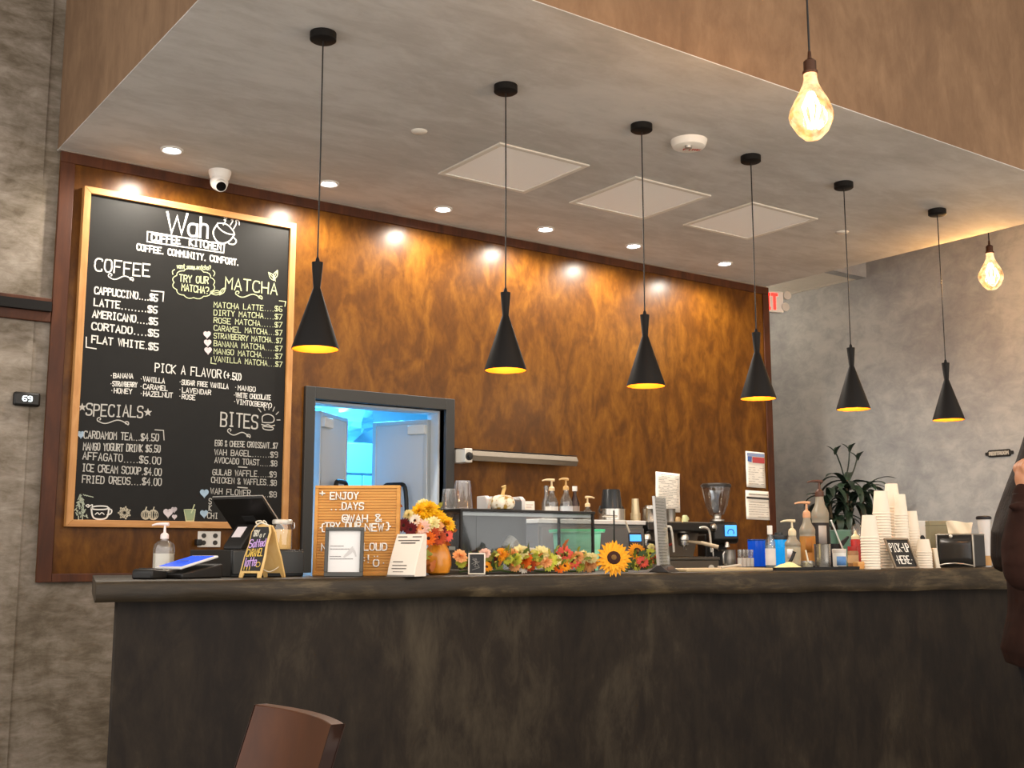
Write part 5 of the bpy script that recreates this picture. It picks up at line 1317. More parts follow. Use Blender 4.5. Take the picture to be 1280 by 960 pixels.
# right part of the counter top
Y = 4.42; p = site(912, Y); k_ = mpp(p)
r = thing('steel_pitcher', 'grey milk pitcher in front of the coffee grinder', 'pitcher', p)
H = hz(912, 687, Y)-CT
MB().lathe([(7.5*k_, 0), (7.8*k_, .004), (7.6*k_, H*.6), (7.0*k_, H*.94), (7.3*k_, H), (6.9*k_, H), (6.6*k_, H*.94), (7.2*k_, .006), (0.0002, .006)], 30).build('body', M_steeld, r)
MB().tube(loop([(-7.2*k_, 0, H*.85), (-11*k_, 0, H*.8), (-11*k_, 0, H*.3), (-7.4*k_, 0, H*.2)]), 0.005, 8).build('handle', M_steel, r)
Y = 4.3; base_p = site(932, Y); k_ = mpp(base_p)
h0, h1 = hz(932, 697.5, Y)-CT, hz(932, 687, Y)-CT
spots = [-8.6, -3.0, 2.6, 8.2]
lr = ['leftmost', 'second', 'third', 'rightmost']
for i, dx in enumerate(spots):
    p = (base_p[0]+dx*k_/0.81, Y, CT)
    r = thing('shot_cup', 'small pale ribbed cup under the tiny glasses, %s of its row' % lr[i], 'cup', p, 0, 'small cups in the lower row')
    MB().lathe([(2.9*k_, 0), (3.1*k_, h0*.9), (3.1*k_, h0), (0.0002, h0)], 20).build('cup', mat('#CFC8BE', 0.35, var=0.15), r)
    r = thing('shot_glass', 'tiny clear shot glass standing on a pale cup, %s of its row' % lr[i], 'glass', (p[0], Y, CT+h0), 0, 'tiny shot glasses in the upper row')
    MB().lathe([(2.0*k_, 0), (2.2*k_, .002), (2.7*k_, h1-h0), (2.4*k_, h1-h0), (1.9*k_, .008), (0.0002, .007)], 20).build('glass', M_plast, r)
# blue jugs standing in for a blurred blue glow, put in as faint emission
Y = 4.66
for px, wpx, py, Y, hexc, e, lab in ((946, 22, 676, 4.66, '#1668E8', 0.10, 'deep blue jug shape standing in for a blue glow behind the tiny shot glasses'), (974, 21, 672, 4.60, '#19B4F0', 0.22, 'bright cyan jug with a black lid and added glow beside the clear bottle')):
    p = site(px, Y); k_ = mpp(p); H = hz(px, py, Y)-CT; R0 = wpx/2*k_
    r = thing('blue_glow_jug', lab, 'jug', p, -20)
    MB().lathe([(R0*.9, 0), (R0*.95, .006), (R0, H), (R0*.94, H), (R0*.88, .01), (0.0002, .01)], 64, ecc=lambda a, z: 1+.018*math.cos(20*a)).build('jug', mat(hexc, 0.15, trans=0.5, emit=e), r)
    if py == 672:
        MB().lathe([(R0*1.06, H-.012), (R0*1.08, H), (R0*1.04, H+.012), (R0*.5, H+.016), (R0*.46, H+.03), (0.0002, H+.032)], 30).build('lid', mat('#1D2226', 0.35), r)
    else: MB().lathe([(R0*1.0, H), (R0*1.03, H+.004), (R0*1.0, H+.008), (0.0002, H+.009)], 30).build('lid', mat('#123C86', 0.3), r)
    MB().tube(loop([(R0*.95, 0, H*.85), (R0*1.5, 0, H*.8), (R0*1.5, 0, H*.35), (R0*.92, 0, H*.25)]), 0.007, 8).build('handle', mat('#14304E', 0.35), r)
Y = 4.15; p = site(963, Y); k_ = mpp(p); H = hz(963, 657, Y)-CT
r = thing('clear_bottle', 'small clear bottle with white cap and white label before the cyan jug', 'bottle', p)
R0 = 6.3*k_
MB().lathe([(R0*.92, 0), (R0, .004), (R0, H*.62), (R0*.5, H*.76), (R0*.45, H*.82)], 26).build('bottle', M_clear, r)
MB().lathe([(0.0001, .004), (R0*.93, .004), (R0*.93, H*.55), (0.0001, H*.55)], 20).build('liquid', mat('#B9CBD6', 0.1, trans=0.5), r)
MB().lathe([(R0*.5, H*.80), (R0*.52, H*.81), (R0*.52, H), (0.0001, H)], 20).build('cap', M_white, r)
MB().lathe([(R0*1.02, H*.10), (R0*1.02, H*.48)], 26, cap=False).build('label', mat('#DDD6D2', 0.6, var=0.12), r)

# pump bottles by the plant
def sauce(px, Y, py, wpx, label, pumpc, liquid, labc, s, turn=0, d=-1):
    p = site(px, Y); k_ = mpp(p); R0 = wpx/2*k_; H = hz(px, py, Y)-CT
    r = thing('sauce_pump_bottle', label, 'pump bottle', p, turn, 'big sauce pump bottles')
    hb = H-0.092*s
    MB().lathe([(R0*.95, 0), (R0, .006), (R0, hb*.64), (R0*.97, hb*.66), (R0*1.02, hb*.68), (R0*1.02, hb*.75), (R0*.9, hb*.80), (R0*.6, hb*.87), (R0*.47, hb*.97), (R0*.46, hb)], 30).build('bottle', mat('#A39A88', 0.3, trans=0.2), r)
    MB().lathe([(R0*1.02, hb*.12), (R0*1.02, hb*.62)], 30, cap=False).build('label', mat(liquid, 0.5, var=0.12), r)
    rows = [[(R0*1.035*math.sin(R(a)), -R0*1.035*math.cos(R(a)), z) for a in range(labc[1], labc[2], 6)] for z in (hb*.3, hb*.58)]
    MB().grid(rows).build('label_patch', mat(labc[0], 0.6), r, solid=0.001)
    MB().lathe([(R0*.5, hb-.004), (R0*.52, hb), (R0*.52, hb+.018*s), (R0*.3, hb+.022*s)], 24).build('collar', mat(pumpc, 0.45), r)
    pump_head(r, hb+.008, mat(pumpc, 0.45), s, d)
sauce(991, 4.35, 645, 19, 'shortest sauce pump bottle of three, cream pump, beside the cyan jug', '#E0D2AE', '#B9B096', ('#E4E2E0', -60, -10), 1.15, -35)
sauce(1010, 4.5, 622, 19, 'middle sauce pump bottle of three, amber label and peach pump', '#D9A57E', '#B97D34', ('#A86A28', -30, 20), 1.25, -35)
sauce(1027, 4.64, 595, 21, 'tallest sauce pump bottle of three, brown pump and dark label, before the plant', '#5A3A2C', '#2B2220', ('#B8AFA8', -30, 30), 1.35, -35)

# boards lying on the counter
x0, x1 = site(854, 3.93)[0], site(962, 3.93)[0]
r = thing('serving_board', 'pale tan board lying flat on the counter below the espresso machine', 'board', (x0, 3.9, CT))
MB().box(0, x1-x0, 0.01, 0.24, 0, 0.014).build('board', mat('#C6AE86', 0.55, var=0.1), r, 0.004)
MB().tube(loop([(0.36, 0.16, 0.018), (0.44, 0.13, 0.022), (0.40, 0.05, 0.030), (0.28, 0.06, 0.018)]), 0.005, 8).build('cord_handle', mat('#C9C0B0', 0.5), r)
x0, x1 = site(964, 3.93)[0], site(1068, 3.93)[0]
r = thing('black_tray', 'thin black tray under the yellow cloth, steel measure and jars', 'tray', (x0, 3.9, CT))
MB().box(0, x1-x0, 0.0, 0.30, 0, 0.008).build('tray', M_black, r, 0.002)
b = MB()
for a in ((0, x1-x0, 0, 0.006), (0, x1-x0, 0.294, 0.30), (0, 0.006, 0.006, 0.294), (x1-x0-0.006, x1-x0, 0.006, 0.294)): b.box(*a, 0.008, 0.016)
b.build('rim', M_black, r)
TZ = CT+0.008
p = site(985, 4.02, TZ); k_ = mpp(p)
r = thing('folded_cloth', 'crumpled pale yellow cloth on the black tray', 'cloth', p, -10)
rows = [[(-0.085+0.17*i/14, -0.05+0.1*j/8, max(0.001, 0.028*math.sin(PI*i/14)*math.sin(PI*j/8)*(1+.35*math.sin(i*1.3+j))+0.001)) for i in range(15)] for j in range(9)]
MB().grid(rows).build('cloth', mat('#E9E2A8', 0.9), r, sub=1)
p = site(985, 4.12, TZ)
r = thing('whisk_handle_brush', 'black handled brush resting on tray behind the yellow cloth', 'brush', p, -30)
MB().tube(loop([(-0.03, 0, 0.012), (0.01, 0, 0.035), (0.035, 0, 0.085)]), [0.008]*6+[0.009]*6+[0.011], 10).build('handle', M_black, r)
MB().lathe([(0.02, 0), (0.022, 0.015), (0.01, 0.022)], 16, T(-0.03, 0, 0)).build('bristles', mat('#2C2A28', 0.9), r)
p = site(1009, 4.06, TZ); k_ = mpp(p)
r = thing('butter_dish', 'small clear tub of pale cream with a white stick on the black tray', 'tub', p)
MB().lathe([(6.8*k_, 0), (7.4*k_, 9*k_), (7.0*k_, 9*k_), (6.4*k_, .003), (0.0002, .003)], 26).build('tub', M_plast, r)
MB().lathe([(0.0002, .004), (6.2*k_, .004), (6.6*k_, 6.5*k_), (0.0002, 7.5*k_)], 22).build('cream', mat('#D9D0AC', 0.6), r)
MB().tube([(0.006, 0, .03), (-0.012, 0.0, 22*k_)], 0.0042, 8).build('stick', mat('#E6DDC8', 0.5), r)
p = site(1028, 4.03, TZ); k_ = mpp(p); H = hz(1028, 680, 4.03)-TZ
r = thing('steel_measure', 'shiny straight sided steel measuring cup on the black tray', 'measuring cup', p)
MB().lathe([(9.4*k_, 0), (9.6*k_, .003), (10*k_, H-.004), (10.4*k_, H), (9.7*k_, H), (9.2*k_, .005), (0.0002, .005)], 36).build('cup', M_steel, r)
b = MB()
for k in range(7): 
    a = R(-70); z = H*(.2+.09*k); b.box(-0.0008, 0.010 if k % 2 else 0.016, -0.0006, 0.0006, z, z+0.0015, Matrix.Rotation(R(10), 4, 'Z') @ T(0, -10.05*k_, 0))
b.build('graduation_marks', mat('#5E5850', 0.6), r)
p = site(1049, 4.05, TZ); k_ = mpp(p); H = hz(1049, 686, 4.05)-TZ
r = thing('white_tub', 'white round tub with a blue label on the black tray', 'tub', p)
MB().lathe([(7.8*k_, 0), (8.2*k_, .004), (8.4*k_, H*.8)], 30).build('tub', mat('#E6E2DA', 0.5), r)
MB().lathe([(8.7*k_, H*.78), (8.8*k_, H*.82), (8.8*k_, H*.97), (8.2*k_, H), (0.0002, H)], 30).build('lid', mat('#CFC6BC', 0.45), r)
rows = [[(8.5*k_*math.sin(R(a)), -8.5*k_*math.cos(R(a)), z) for a in range(-75, 20, 6)] for z in (H*.12, H*.6)]
MB().grid(rows).build('label', mat('#5F8FC8', 0.6, var=0.2), r, solid=0.001)
p = site(1066, 4.14); k_ = mpp(p); H = hz(1066, 683, 4.14)-CT
p = (max(p[0], x1+7.2*k_), p[1], p[2])
r = thing('spread_jar', 'small tan jar with a red lid in front of the red squeeze bottle', 'jar', p)
MB().lathe([(6.2*k_, 0), (6.6*k_, .004), (6.6*k_, H*.74), (5.6*k_, H*.82)], 28).build('jar', mat('#A87A50', 0.3, var=0.1), r)
MB().lathe([(6.0*k_, H*.8), (6.2*k_, H*.82), (6.2*k_, H), (0.0002, H)], 28).build('lid', mat('#B5352E', 0.4), r)
MB().lathe([(6.75*k_, H*.25), (6.75*k_, H*.6)], 28, cap=False).build('label', mat('#D8B080', 0.6), r)
p = site(1070, 4.28); k_ = mpp(p); H = hz(1070, 663, 4.28)-CT
r = thing('squeeze_bottle', 'red squeeze bottle with a cream nozzle left of the paper cups', 'squeeze bottle', p)
MB().lathe([(5.6*k_, 0), (6*k_, .005), (6*k_, H*.72), (5.0*k_, H*.78)], 26).build('bottle', mat('#B92A25', 0.35), r)
MB().lathe([(5.3*k_, H*.75), (5.3*k_, H*.84), (2.0*k_, H*.9), (1.2*k_, H), (0.0002, H)], 22).build('nozzle', mat('#E8D9AE', 0.4), r)
p = site(1073, 3.98); k_ = mpp(p)
r = thing('orange_box', 'low orange box on counter edge between black tray and paper cups', 'box', (p[0]+.008, p[1], p[2]), -20)
MB().box(-5.5*k_, 5.5*k_, -0.02, 0.03, 0, 9*k_).build('box', mat('#D79A52', 0.6), r, 0.002)
MB().box(-5.6*k_, 5.6*k_, -0.0205, 0.0305, 6.5*k_, 9.2*k_).build('lid', mat('#DDA763', 0.6), r, 0.002)
p = site(1047, 4.36); k_ = mpp(p)
r = thing('black_jug', 'black plastic jug with angled handle behind the steel measure', 'jug', (p[0]-.02, p[1], p[2]), -30)
H = hz(1042, 672, 4.36)-CT
MB().lathe([(0.03, 0), (0.032, .005), (0.036, H*.8), (0.034, H*.8), (0.028, .008), (0.0002, .007)], 26).build('jug', M_black, r)
MB().prism([(0.02, H*.62), (0.05, H*.74), (0.085, H*1.0), (0.08, H*1.06), (0.03, H*.86)], -0.01, 0.01, 'y').build('handle', M_black, r, 0.003)
p = site(1052, 4.62); k_ = mpp(p); H = hz(1052, 664, 4.62)-CT
r = thing('green_container', 'translucent green rectangular container behind the white tub', 'container', p, -30)
rows = [rrect(.042, .05, .012, 0), rrect(.05, .058, .012, H), rrect(.047, .055, .012, H), rrect(.040, .047, .012, .005)]
b = MB().grid(rows, close=True); n = len(rows[0]); b.f.append(tuple(range(n-1, -1, -1))); b.f.append(tuple(3*n+i for i in range(n))); b.build('container', mat('#7FB09A', 0.3, trans=0.35), r)
b = MB(); rows = [rrect(.052, .06, .012, H), rrect(.052, .06, .012, H+.008), rrect(.001, .001, .0005, H+.010)]; b.grid(rows, close=True).build('lid', mat('#7E9E90', 0.4), r)
pa, pb = PY(1039, 651, 4.2), PY(1058, 682, 4.2)
p = site(1058, 4.2)
r = thing('drinking_straw', 'white drinking straw leaning left behind the white tub', 'straw', (p[0]+.03, 4.2, CT))
d0 = (pa-pb).normalized(); end = Vector((pa.x, 4.2, pa.z))-Vector((p[0]+.03, 4.2, CT)); 
MB().tube([(0.0, 0, .003), end], 0.0042, 8).build('straw', mat('#EDEAE4', 0.4), r)
MB().ball(end, 0.0062, None, 8).build('straw_tip', mat('#EDEAE4', 0.4), r)
p = site(1073, 4.45); k_ = mpp(p)
r = thing('clear_dome', 'clear domed lid standing on counter behind the red squeeze bottle', 'lid', (p[0], p[1], CT))
H = hz(1073, 655, 4.45)-CT
MB().lathe([(0.05, 0), (0.05, H*.55), (0.047, H*.75), (0.035, H*.92), (0.015, H), (0.0002, H)], 30).build('dome', M_plast, r)

# ------------------------------------------------------------------ nested paper cups
M_cup = mat('#EFE3D0', 0.75)
def cup_mesh(r0, h):
    """upside down: rim below, base on top"""
    t = 0.0005
    return MB().lathe([(0.0002, h-.0075), (r0*.72-t, h-.0075), (r0*.965-t, .008), (r0*.98, .003), (r0*.985, .0006), (r0, 0), (r0*1.03, .003), (r0*1.0, .0075), (r0*.965, .0085), (r0*.715, h-.002), (r0*.70, h), (r0*.68, h), (r0*.66, h-.0065), (0.0002, h-.0065)], 32)
def cup_stack(px, Y, top_py, wpx, hpx, pitch_px, label, grp):
    p = site(px, Y); k_ = mpp(p); H = hz(px, top_py, Y)-CT
    r0 = wpx/2*k_; h = hpx*k_; pit = pitch_px*k_
    n = max(1, int(round((H-h)/pit))+1); pit = (H-h)/max(1, n-1) if n > 1 else 0
    o0 = None
    for k in range(n):
        if o0 is None:
            o = o0 = cup_mesh(r0, h).build('paper_cup', M_cup, loc=(p[0], Y, CT))
        else:
            o = o0.copy(); col.objects.link(o); o.location = (p[0]+random.uniform(-.0002, .0002), Y, CT+pit*k)
        nm = 'topmost cup' if k == n-1 else ('lowest cup' if k == 0 else 'cup nested midway')
        tag(o, 'white paper cup, %s %s' % (nm, label), 'paper cup', grp if 0 < k < n-1 else None)
random.seed(8)
cup_stack(1088, 3.95, 644, 23, 29, 3.6, 'in the front left stack by red bottle', 'cups midway in the front left stack')
cup_stack(1104, 4.07, 614, 22, 29, 3.6, 'in the second stack from the left', 'cups midway in the second stack')
cup_stack(1118, 4.20, 605, 21, 31, 3.6, 'in the tallest stack, behind the second', 'cups midway in the tallest stack')
cup_stack(1128.5, 4.09, 618, 17, 27, 3.4, 'in the narrow stack right of the tallest', 'cups midway in the narrow stack')
cup_stack(1142, 4.10, 639, 17, 25, 3.3, 'in the rightmost tall stack behind the sign', 'cups midway in the rightmost tall stack')
cup_stack(1155, 3.99, 674, 19, 17, 3.2, 'in the low stack right of the sign', 'cups midway in the low stack')
p = site(1170, 3.96); k_ = mpp(p)
r = thing('cup_lid_sleeve', 'tall thin stack of white lids leaning left of the napkin dispenser', 'lids', p, -40)
MB().box(-0.012, 0.012, -0.03, 0.03, 0, 25*k_, T(0, 0, 0, 0, -6)).build('sleeve', mat('#E6D9C2', 0.7), r, 0.006)
MB().box(-0.014, 0.014, -0.032, 0.032, 0, 0.006).build('foot', mat('#E6D9C2', 0.7), r, 0.002)
# pick-up sign
Y = 3.885; p = site(1133, Y); k_ = mpp(p)
r = thing('pickup_sign', 'black framed pick-up sign leaning back on the paper cups', 'sign', p, -8)
w = 18.6*k_/0.9; h = hz(1133, 673, Y)-CT
m = T(0, 0, 0, -24)
h = h/math.cos(R(24))
b = MB(); t = 0.010
for x0, x1, z0, z1 in ((-w, w, 0, t), (-w, w, h-t, h), (-w, -w+t, t, h-t), (w-t, w, t, h-t)): b.box(x0, x1, -0.007, 0.005, z0, z1, m)
b.build('frame', mat('#8A7A66', 0.5, 0.2), r, 0.002)
MB().box(-w+0.004, w-0.004, 0.0, 0.004, 0.004, h-0.004, m).build('panel', mat('#191615', 0.6), r)
f = lambda u, v: m @ Vector((u, -0.0012, v))
b = MB(); write(b, 'PICK-UP', (-w*.78, h*.56), (w*.80, h*.56), h*.27, 0.0052, f); write(b, 'HERE', (-w*.48, h*.17), (w*.50, h*.17), h*.25, 0.0052, f)
write(b, '*', (-w*.62, h*.23), (-w*.60, h*.23), h*.12, 0.006, f); write(b, '*', (w*.64, h*.23), (w*.66, h*.23), h*.12, 0.006, f)
b.build('lettering', mat('#F2ECE2', 0.7), r)
# boxes behind
p = site(1152, 4.5); k_ = mpp(p)
r = thing('white_carton', 'white open fronted carton behind the rightmost paper cups', 'carton', p, -36)
H = hz(1152, 651, 4.5)-CT
b = MB().box(-0.055, 0.055, 0.0, 0.06, 0, H)
b.build('carton', mat('#DAD6CE', 0.6), r, 0.003)
MB().prism([(-0.012, H*.05), (0.030, H*.05), (0.026, H*.62), (0.016, H*.68), (0.002, H*.68), (-0.012, H*.6)], -0.004, 0.0005, 'y').build('black_panel', mat('#1C1B1A', 0.5), r)
p = site(1177, 4.22); k_ = mpp(p)
r = thing('kraft_carton', 'olive beige carton standing behind the napkin dispenser', 'carton', p, -36)
H = hz(1177, 651, 4.22)-CT
MB().box(-0.065, 0.065, 0.0, 0.08, 0, H).build('carton', mat('#8C8468', 0.7, var=0.08), r, 0.003)
MB().box(-0.066, 0.066, -0.001, 0.081, H-.03, H-.026).build('lid_seam', mat('#6E6750', 0.7), r)
# napkin dispenser
Y = 4.02; p = site(1196, Y); k_ = mpp(p)
r = thing('napkin_dispenser', 'black napkin dispenser with silver trim at the right end of the counter', 'napkin dispenser', p, -80)
w = 23*k_; h = hz(1200, 667, Y)-CT
MB().box(-w, w, -0.02, 0.15, 0.004, h-0.008).build('body', mat('#1F1F1F', 0.3), r, 0.006)
rows = [[(-w*.94+1.88*w*i/10, -0.021-0.012*math.sin(PI*i/10), 0.022+(h-.052)*j/4+ (0.012*math.sin(PI*i/10) if j == 0 else 0)) for i in range(11)] for j in range(5)]
MB().grid(rows).build('front_cover', mat('#32302E', 0.22), r, solid=0.003)
for s in (-1, 1): MB().box(s*w-0.004, s*w+0.004, -0.030, -0.016, 0.002, h-0.006).build('silver_edge', mat('#B5AFA4', 0.3, 0.6), r, 0.002)
MB().tube([(-w*.96, -0.026, 0.012), (-w*.5, -0.036, 0.022), (0, -0.040, 0.026), (w*.5, -0.036, 0.022), (w*.96, -0.026, 0.012)], 0.004, 8).build('silver_arch', mat('#CFC9BE', 0.3, 0.6), r)
MB().box(-w, w, -0.024, 0.152, h-0.012, h-0.002).build('top_rim', mat('#8F8A80', 0.3, 0.6), r, 0.004)
MB().ball((-0.02, -0.028, h-0.016), 0.011, None, 10, (1, .6, 1)).build('latch', mat('#D9D2C6', 0.3, 0.4), r)
p2 = Vector(p)
r = thing('paper_napkin', 'beige paper napkin sticking up from the black dispenser', 'napkin', (p2.x+.04, p2.y+.005, CT+h-0.002), -72)
rows = [[((-w*.72+1.5*w*i/10)*(0.82+.18*j/5), 0.012*math.sin(i*.9+j*.6)+.008*j/5, (15.5*k_)*j/5*(1+.10*math.sin(i*.55+.3))) for i in range(11)] for j in range(6)]
MB().grid(rows).build('napkin', mat('#EADCC2', 0.85), r, solid=0.0015, sub=1)
# iced coffee cup near the person
Y = 4.05; p = site(1232, Y); k_ = mpp(p); H = hz(1232, 645, Y)-CT
r = thing('takeaway_cup', 'tall white takeaway cup with a black lid beside the person', 'cup', p)
R1 = 9*k_
MB().lathe([(R1*.62, 0), (R1*.66, .004), (R1*.6, H*.28), (R1*.62, H*.4), (R1*.88, H*.92), (R1*.9, H*.94)], 30).build('cup', mat('#DCD6D0', 0.5), r)
MB().lathe([(R1, H*.93), (R1*1.03, H*.94), (R1*1.03, H*.98), (R1*.8, H), (0.0002, H)], 30).build('lid', mat('#1E1A1C', 0.35), r)
MB().lathe([(R1*.70, .01), (R1*.67, H*.22)], 30, cap=False).build('sleeve', mat('#C79A64', 0.8), r)

# ------------------------------------------------------------------ potted plant in the corner
random.seed(14)
px_, pY = 7.55, 5.92
r = thing('potted_plant', 'tall dark leaved plant in a black pot against the grey wall', 'plant', (px_, pY, FZ)); r.scale = (1, 1, 1.045)
MB().lathe([(0.13, 0), (0.15, 0.02), (0.19, 0.36), (0.20, 0.37), (0.20, 0.40), (0.18, 0.40), (0.17, 0.36), (0.0002, 0.35)], 36).build('pot', mat('#26231F', 0.5), r)
MB().lathe([(0.0002, 0.352), (0.168, 0.352), (0.168, 0.356), (0.0002, 0.362)], 24).build('soil', mat('#2E2218', 0.95), r)
PL = [mat('#27382A', 0.42, var=0.25), mat('#2F4232', 0.4, var=0.25), mat('#1D2A20', 0.45, var=0.25)]
def strap(base, az, L_, W_, el0, droop, m_):
    rows = []; pos = Vector(base); el = el0; n = 9
    ca, sa = math.cos(az), math.sin(az); side = Vector((-sa, ca, 0))
    for i in range(n+1):
        t = i/n; wd = W_/2*(math.sin(PI*min(1, (t*.92+.08)))**.6) if i < n else 0.0008
        nrm = Vector((-math.sin(el)*ca, -math.sin(el)*sa, math.cos(el)))
        rows.append([tuple(pos-side*wd+nrm*wd*.25), tuple(pos), tuple(pos+side*wd+nrm*wd*.25)])
        pos = pos+Vector((math.cos(el)*ca, math.cos(el)*sa, math.sin(el)))*(L_/n); el -= droop/n
    MB().grid(rows).build('leaf', m_, r, sharp=180)
def to_l(px, py): P = PY(px, py, pY); return Vector((P.x-px_, 0, P.z))
for k, (px, py) in enumerate(((1058, 600), (1040, 618), (1075, 610), (1062, 625), (1050, 640))):
    tp = to_l(px, py)
    MB().tube(loop([(0.05*math.cos(k*1.3), 0.05*math.sin(k*1.3), 0.35), (tp.x*.4, 0.03*math.sin(k*2), 0.9), (tp.x, 0.04*math.sin(k*2), tp.z)]), 0.013, 8).build('cane', mat('#5A4C38', 0.8, var=0.15), r)
    for j in range(17):
        strap((tp.x, 0.04*math.sin(k*2), tp.z-0.06+random.uniform(-.03, .05)), j*2.4+random.uniform(-.3, .3), random.uniform(.20, .33), random.uniform(.05, .075), random.uniform(.15, 1.25), random.uniform(1.4, 2.8), random.choice(PL))
for px0, py0, px1, py1 in ((1056, 600, 1044, 565), (1058, 596, 1062, 562), (1062, 600, 1072, 572)):
    a, c = to_l(px0, py0), to_l(px1, py1)
    MB().tube(loop([a, a*.5+c*.5+Vector((.01, 0, 0)), c]), 0.006, 6).build('shoot', PL[2], r)
    for q in range(3): strap(c-Vector((0, 0, .03)), q*2.1+.4, .10, .035, 1.2, 1.0, PL[q])

# ------------------------------------------------------------------ chair in the foreground
r = thing('dining_chair', 'brown wooden chair with a curved back in front of the counter', 'chair', (0.995, 2.19, FZ), 90); r.scale = (1, 1, 1.1)
# local frame after 90 degrees: +x runs along world +Y (width), +y runs along world -X (towards the sitter)
wd, zt = 0.178, 0.868
M_edge = mat('#4A2413', 0.4)
rows = []
for j in range(9):
    t = j/8; z = 0.50+(zt-0.50)*t
    rows.append([(-wd+2*wd*i/14, -0.02-0.13*(t)-0.026*(1-(2*i/14-1)**2)+0.12, z) for i in range(15)])
b = MB(); rows2 = [[(x, y-0.028, z) for x, y, z in rr] for rr in rows]
full = [rows[j]+rows2[j][::-1] for j in range(9)]
b.grid(full, close=True); n = len(full[0]); b.f.append(tuple(range(n-1, -1, -1))); b.f.append(tuple(8*n+i for i in range(n)))
b.build('backrest', M_seat, r, 0.002, sharp=40)
for i, s in ((0, -1), (14, 1)):
    e = [(rows[j][i], rows2[j][i]) for j in range(9)]
    MB().grid([[(p[0]+s*d, p[1], p[2]) for p in pr for d in (0.0005, 0.003)] for pr in e]).build('edge_band', mat('#241108', 0.5, spec=0.25), r, solid=0.002)
MB().box(-0.20, 0.20, 0.07, 0.47, 0.435, 0.465).build('seat', M_seat, r, 0.012)
MB().box(-0.17, 0.17, 0.10, 0.44, 0.39, 0.435).build('seat_frame', M_edge, r, 0.004)
for sx in (-1, 1):
    MB().tube([(sx*0.165, 0.43, 0.39), (sx*0.175, 0.44, 0)], [0.020, 0.014], 10).build('leg', M_edge, r)
    MB().tube([(sx*0.150, 0.095, 0.56), (sx*0.165, 0.10, 0.43), (sx*0.175, 0.03, 0)], [0.016, 0.020, 0.014], 10).build('leg', M_edge, r)

# ------------------------------------------------------------------ the customer at the right edge
def organic(mb, name, m_, parent, voxel=0.006, it=4):
    """fuse overlapping closed shapes into one continuous smooth surface"""
    o = mb.build('tmp', m_)
    md = o.modifiers.new('remesh', 'REMESH'); md.mode = 'VOXEL'; md.voxel_size = voxel
    ms = o.modifiers.new('smooth', 'SMOOTH'); ms.factor = 0.5; ms.iterations = it
    bpy.context.view_layer.update()
    me = bpy.data.meshes.new_from_object(o.evaluated_get(bpy.context.evaluated_depsgraph_get()))
    bpy.data.objects.remove(o)
    for p in me.polygons: p.use_smooth = True
    me.materials.clear(); me.materials.append(m_)
    q = bpy.data.objects.new(name, me); col.objects.link(q); q.parent = parent
    return q
def rings(mb, rs, n=28, fold=0.0):
    """stacked ellipses (z, cx, cy, rx, ry), closed at both ends"""
    rows = []
    for z, cx, cy, rx, ry in rs:
        rows.append([(cx+rx*math.cos(2*PI*i/n)*(1+fold*math.sin(3*2*PI*i/n+z*23)+fold*.6*math.sin(7*2*PI*i/n-z*41)), cy+ry*math.sin(2*PI*i/n)*(1+fold*math.sin(4*2*PI*i/n+z*31)), z+fold*.1*math.sin(5*2*PI*i/n)) for i in range(n)])
    b0 = len(mb.v); mb.grid(rows, close=True)
    mb.f.append(tuple(b0+i for i in range(n-1, -1, -1))); mb.f.append(tuple(b0+(len(rows)-1)*n+i for i in range(n)))
    return mb
def limb(mb, pts, n=6):
    """tapered limb through (x, y, z, r)"""
    P = loop([q[:3] for q in pts], n); rr = []
    for i in range(len(pts)-1):
        for k in range(n): rr.append(pts[i][3]+(pts[i+1][3]-pts[i][3])*k/n)
    rr.append(pts[-1][3])
    mb.tube(P, rr, 14)
    mb.ball(P[0], rr[0], None, 8); mb.ball(P[-1], rr[-1], None, 8)
    return mb
r = thing('person', 'person with long dark hair in a dark brown jacket, hand raised beside the head', 'person', (3.84, 2.16, FZ), -35.7); r.scale = (1, 1, 1.05)
SKIN = mat('#C48A66', 0.5)
b = MB()
b.ball((0.075, 0, 1.60), 0.098, None, 14, (1.0, 0.80, 1.12)); b.ball((0.10, 0, 1.55), 0.07, None, 10, (1.0, 0.80, 1.0))
b.ball((0.168, 0, 1.575), 0.014, None, 8, (1, .8, 1.2)); b.ball((0.158, 0, 1.595), 0.010, None, 8); b.ball((0.155, 0, 1.538), 0.014, None, 8, (.8, 1.4, .6)); b.ball((0.14, 0, 1.508), 0.02, None, 8)
for s in (-1, 1): b.ball((0.06, s*0.078, 1.585), 0.022, None, 8, (.8, .4, 1.3))
limb(b, [(0.055, 0, 1.52, .052), (0.0, 0, 1.43, .056)])
rings(b, [(0.90, 0, 0, .10, .16), (1.0, 0, 0, .095, .14), (1.15, 0, 0, .09, .135), (1.30, 0, 0, .10, .16), (1.39, 0, 0, .08, .15), (1.43, 0, 0, .055, .07)])
limb(b, [(0.0, -.16, 1.375, .05), (-.205, -.25, 1.17, .042), (-.170, -.205, 1.38, .028), (-.162, -.20, 1.41, .028)])
limb(b, [(0.0, .16, 1.375, .05), (0.04, .23, 1.12, .042), (0.13, .20, .92, .027)])
for s in (-1, 1): limb(b, [(0, s*.085, .90, .085), (0.02, s*.09, .49, .055), (-.01, s*.09, .08, .038)])
bh = MB()
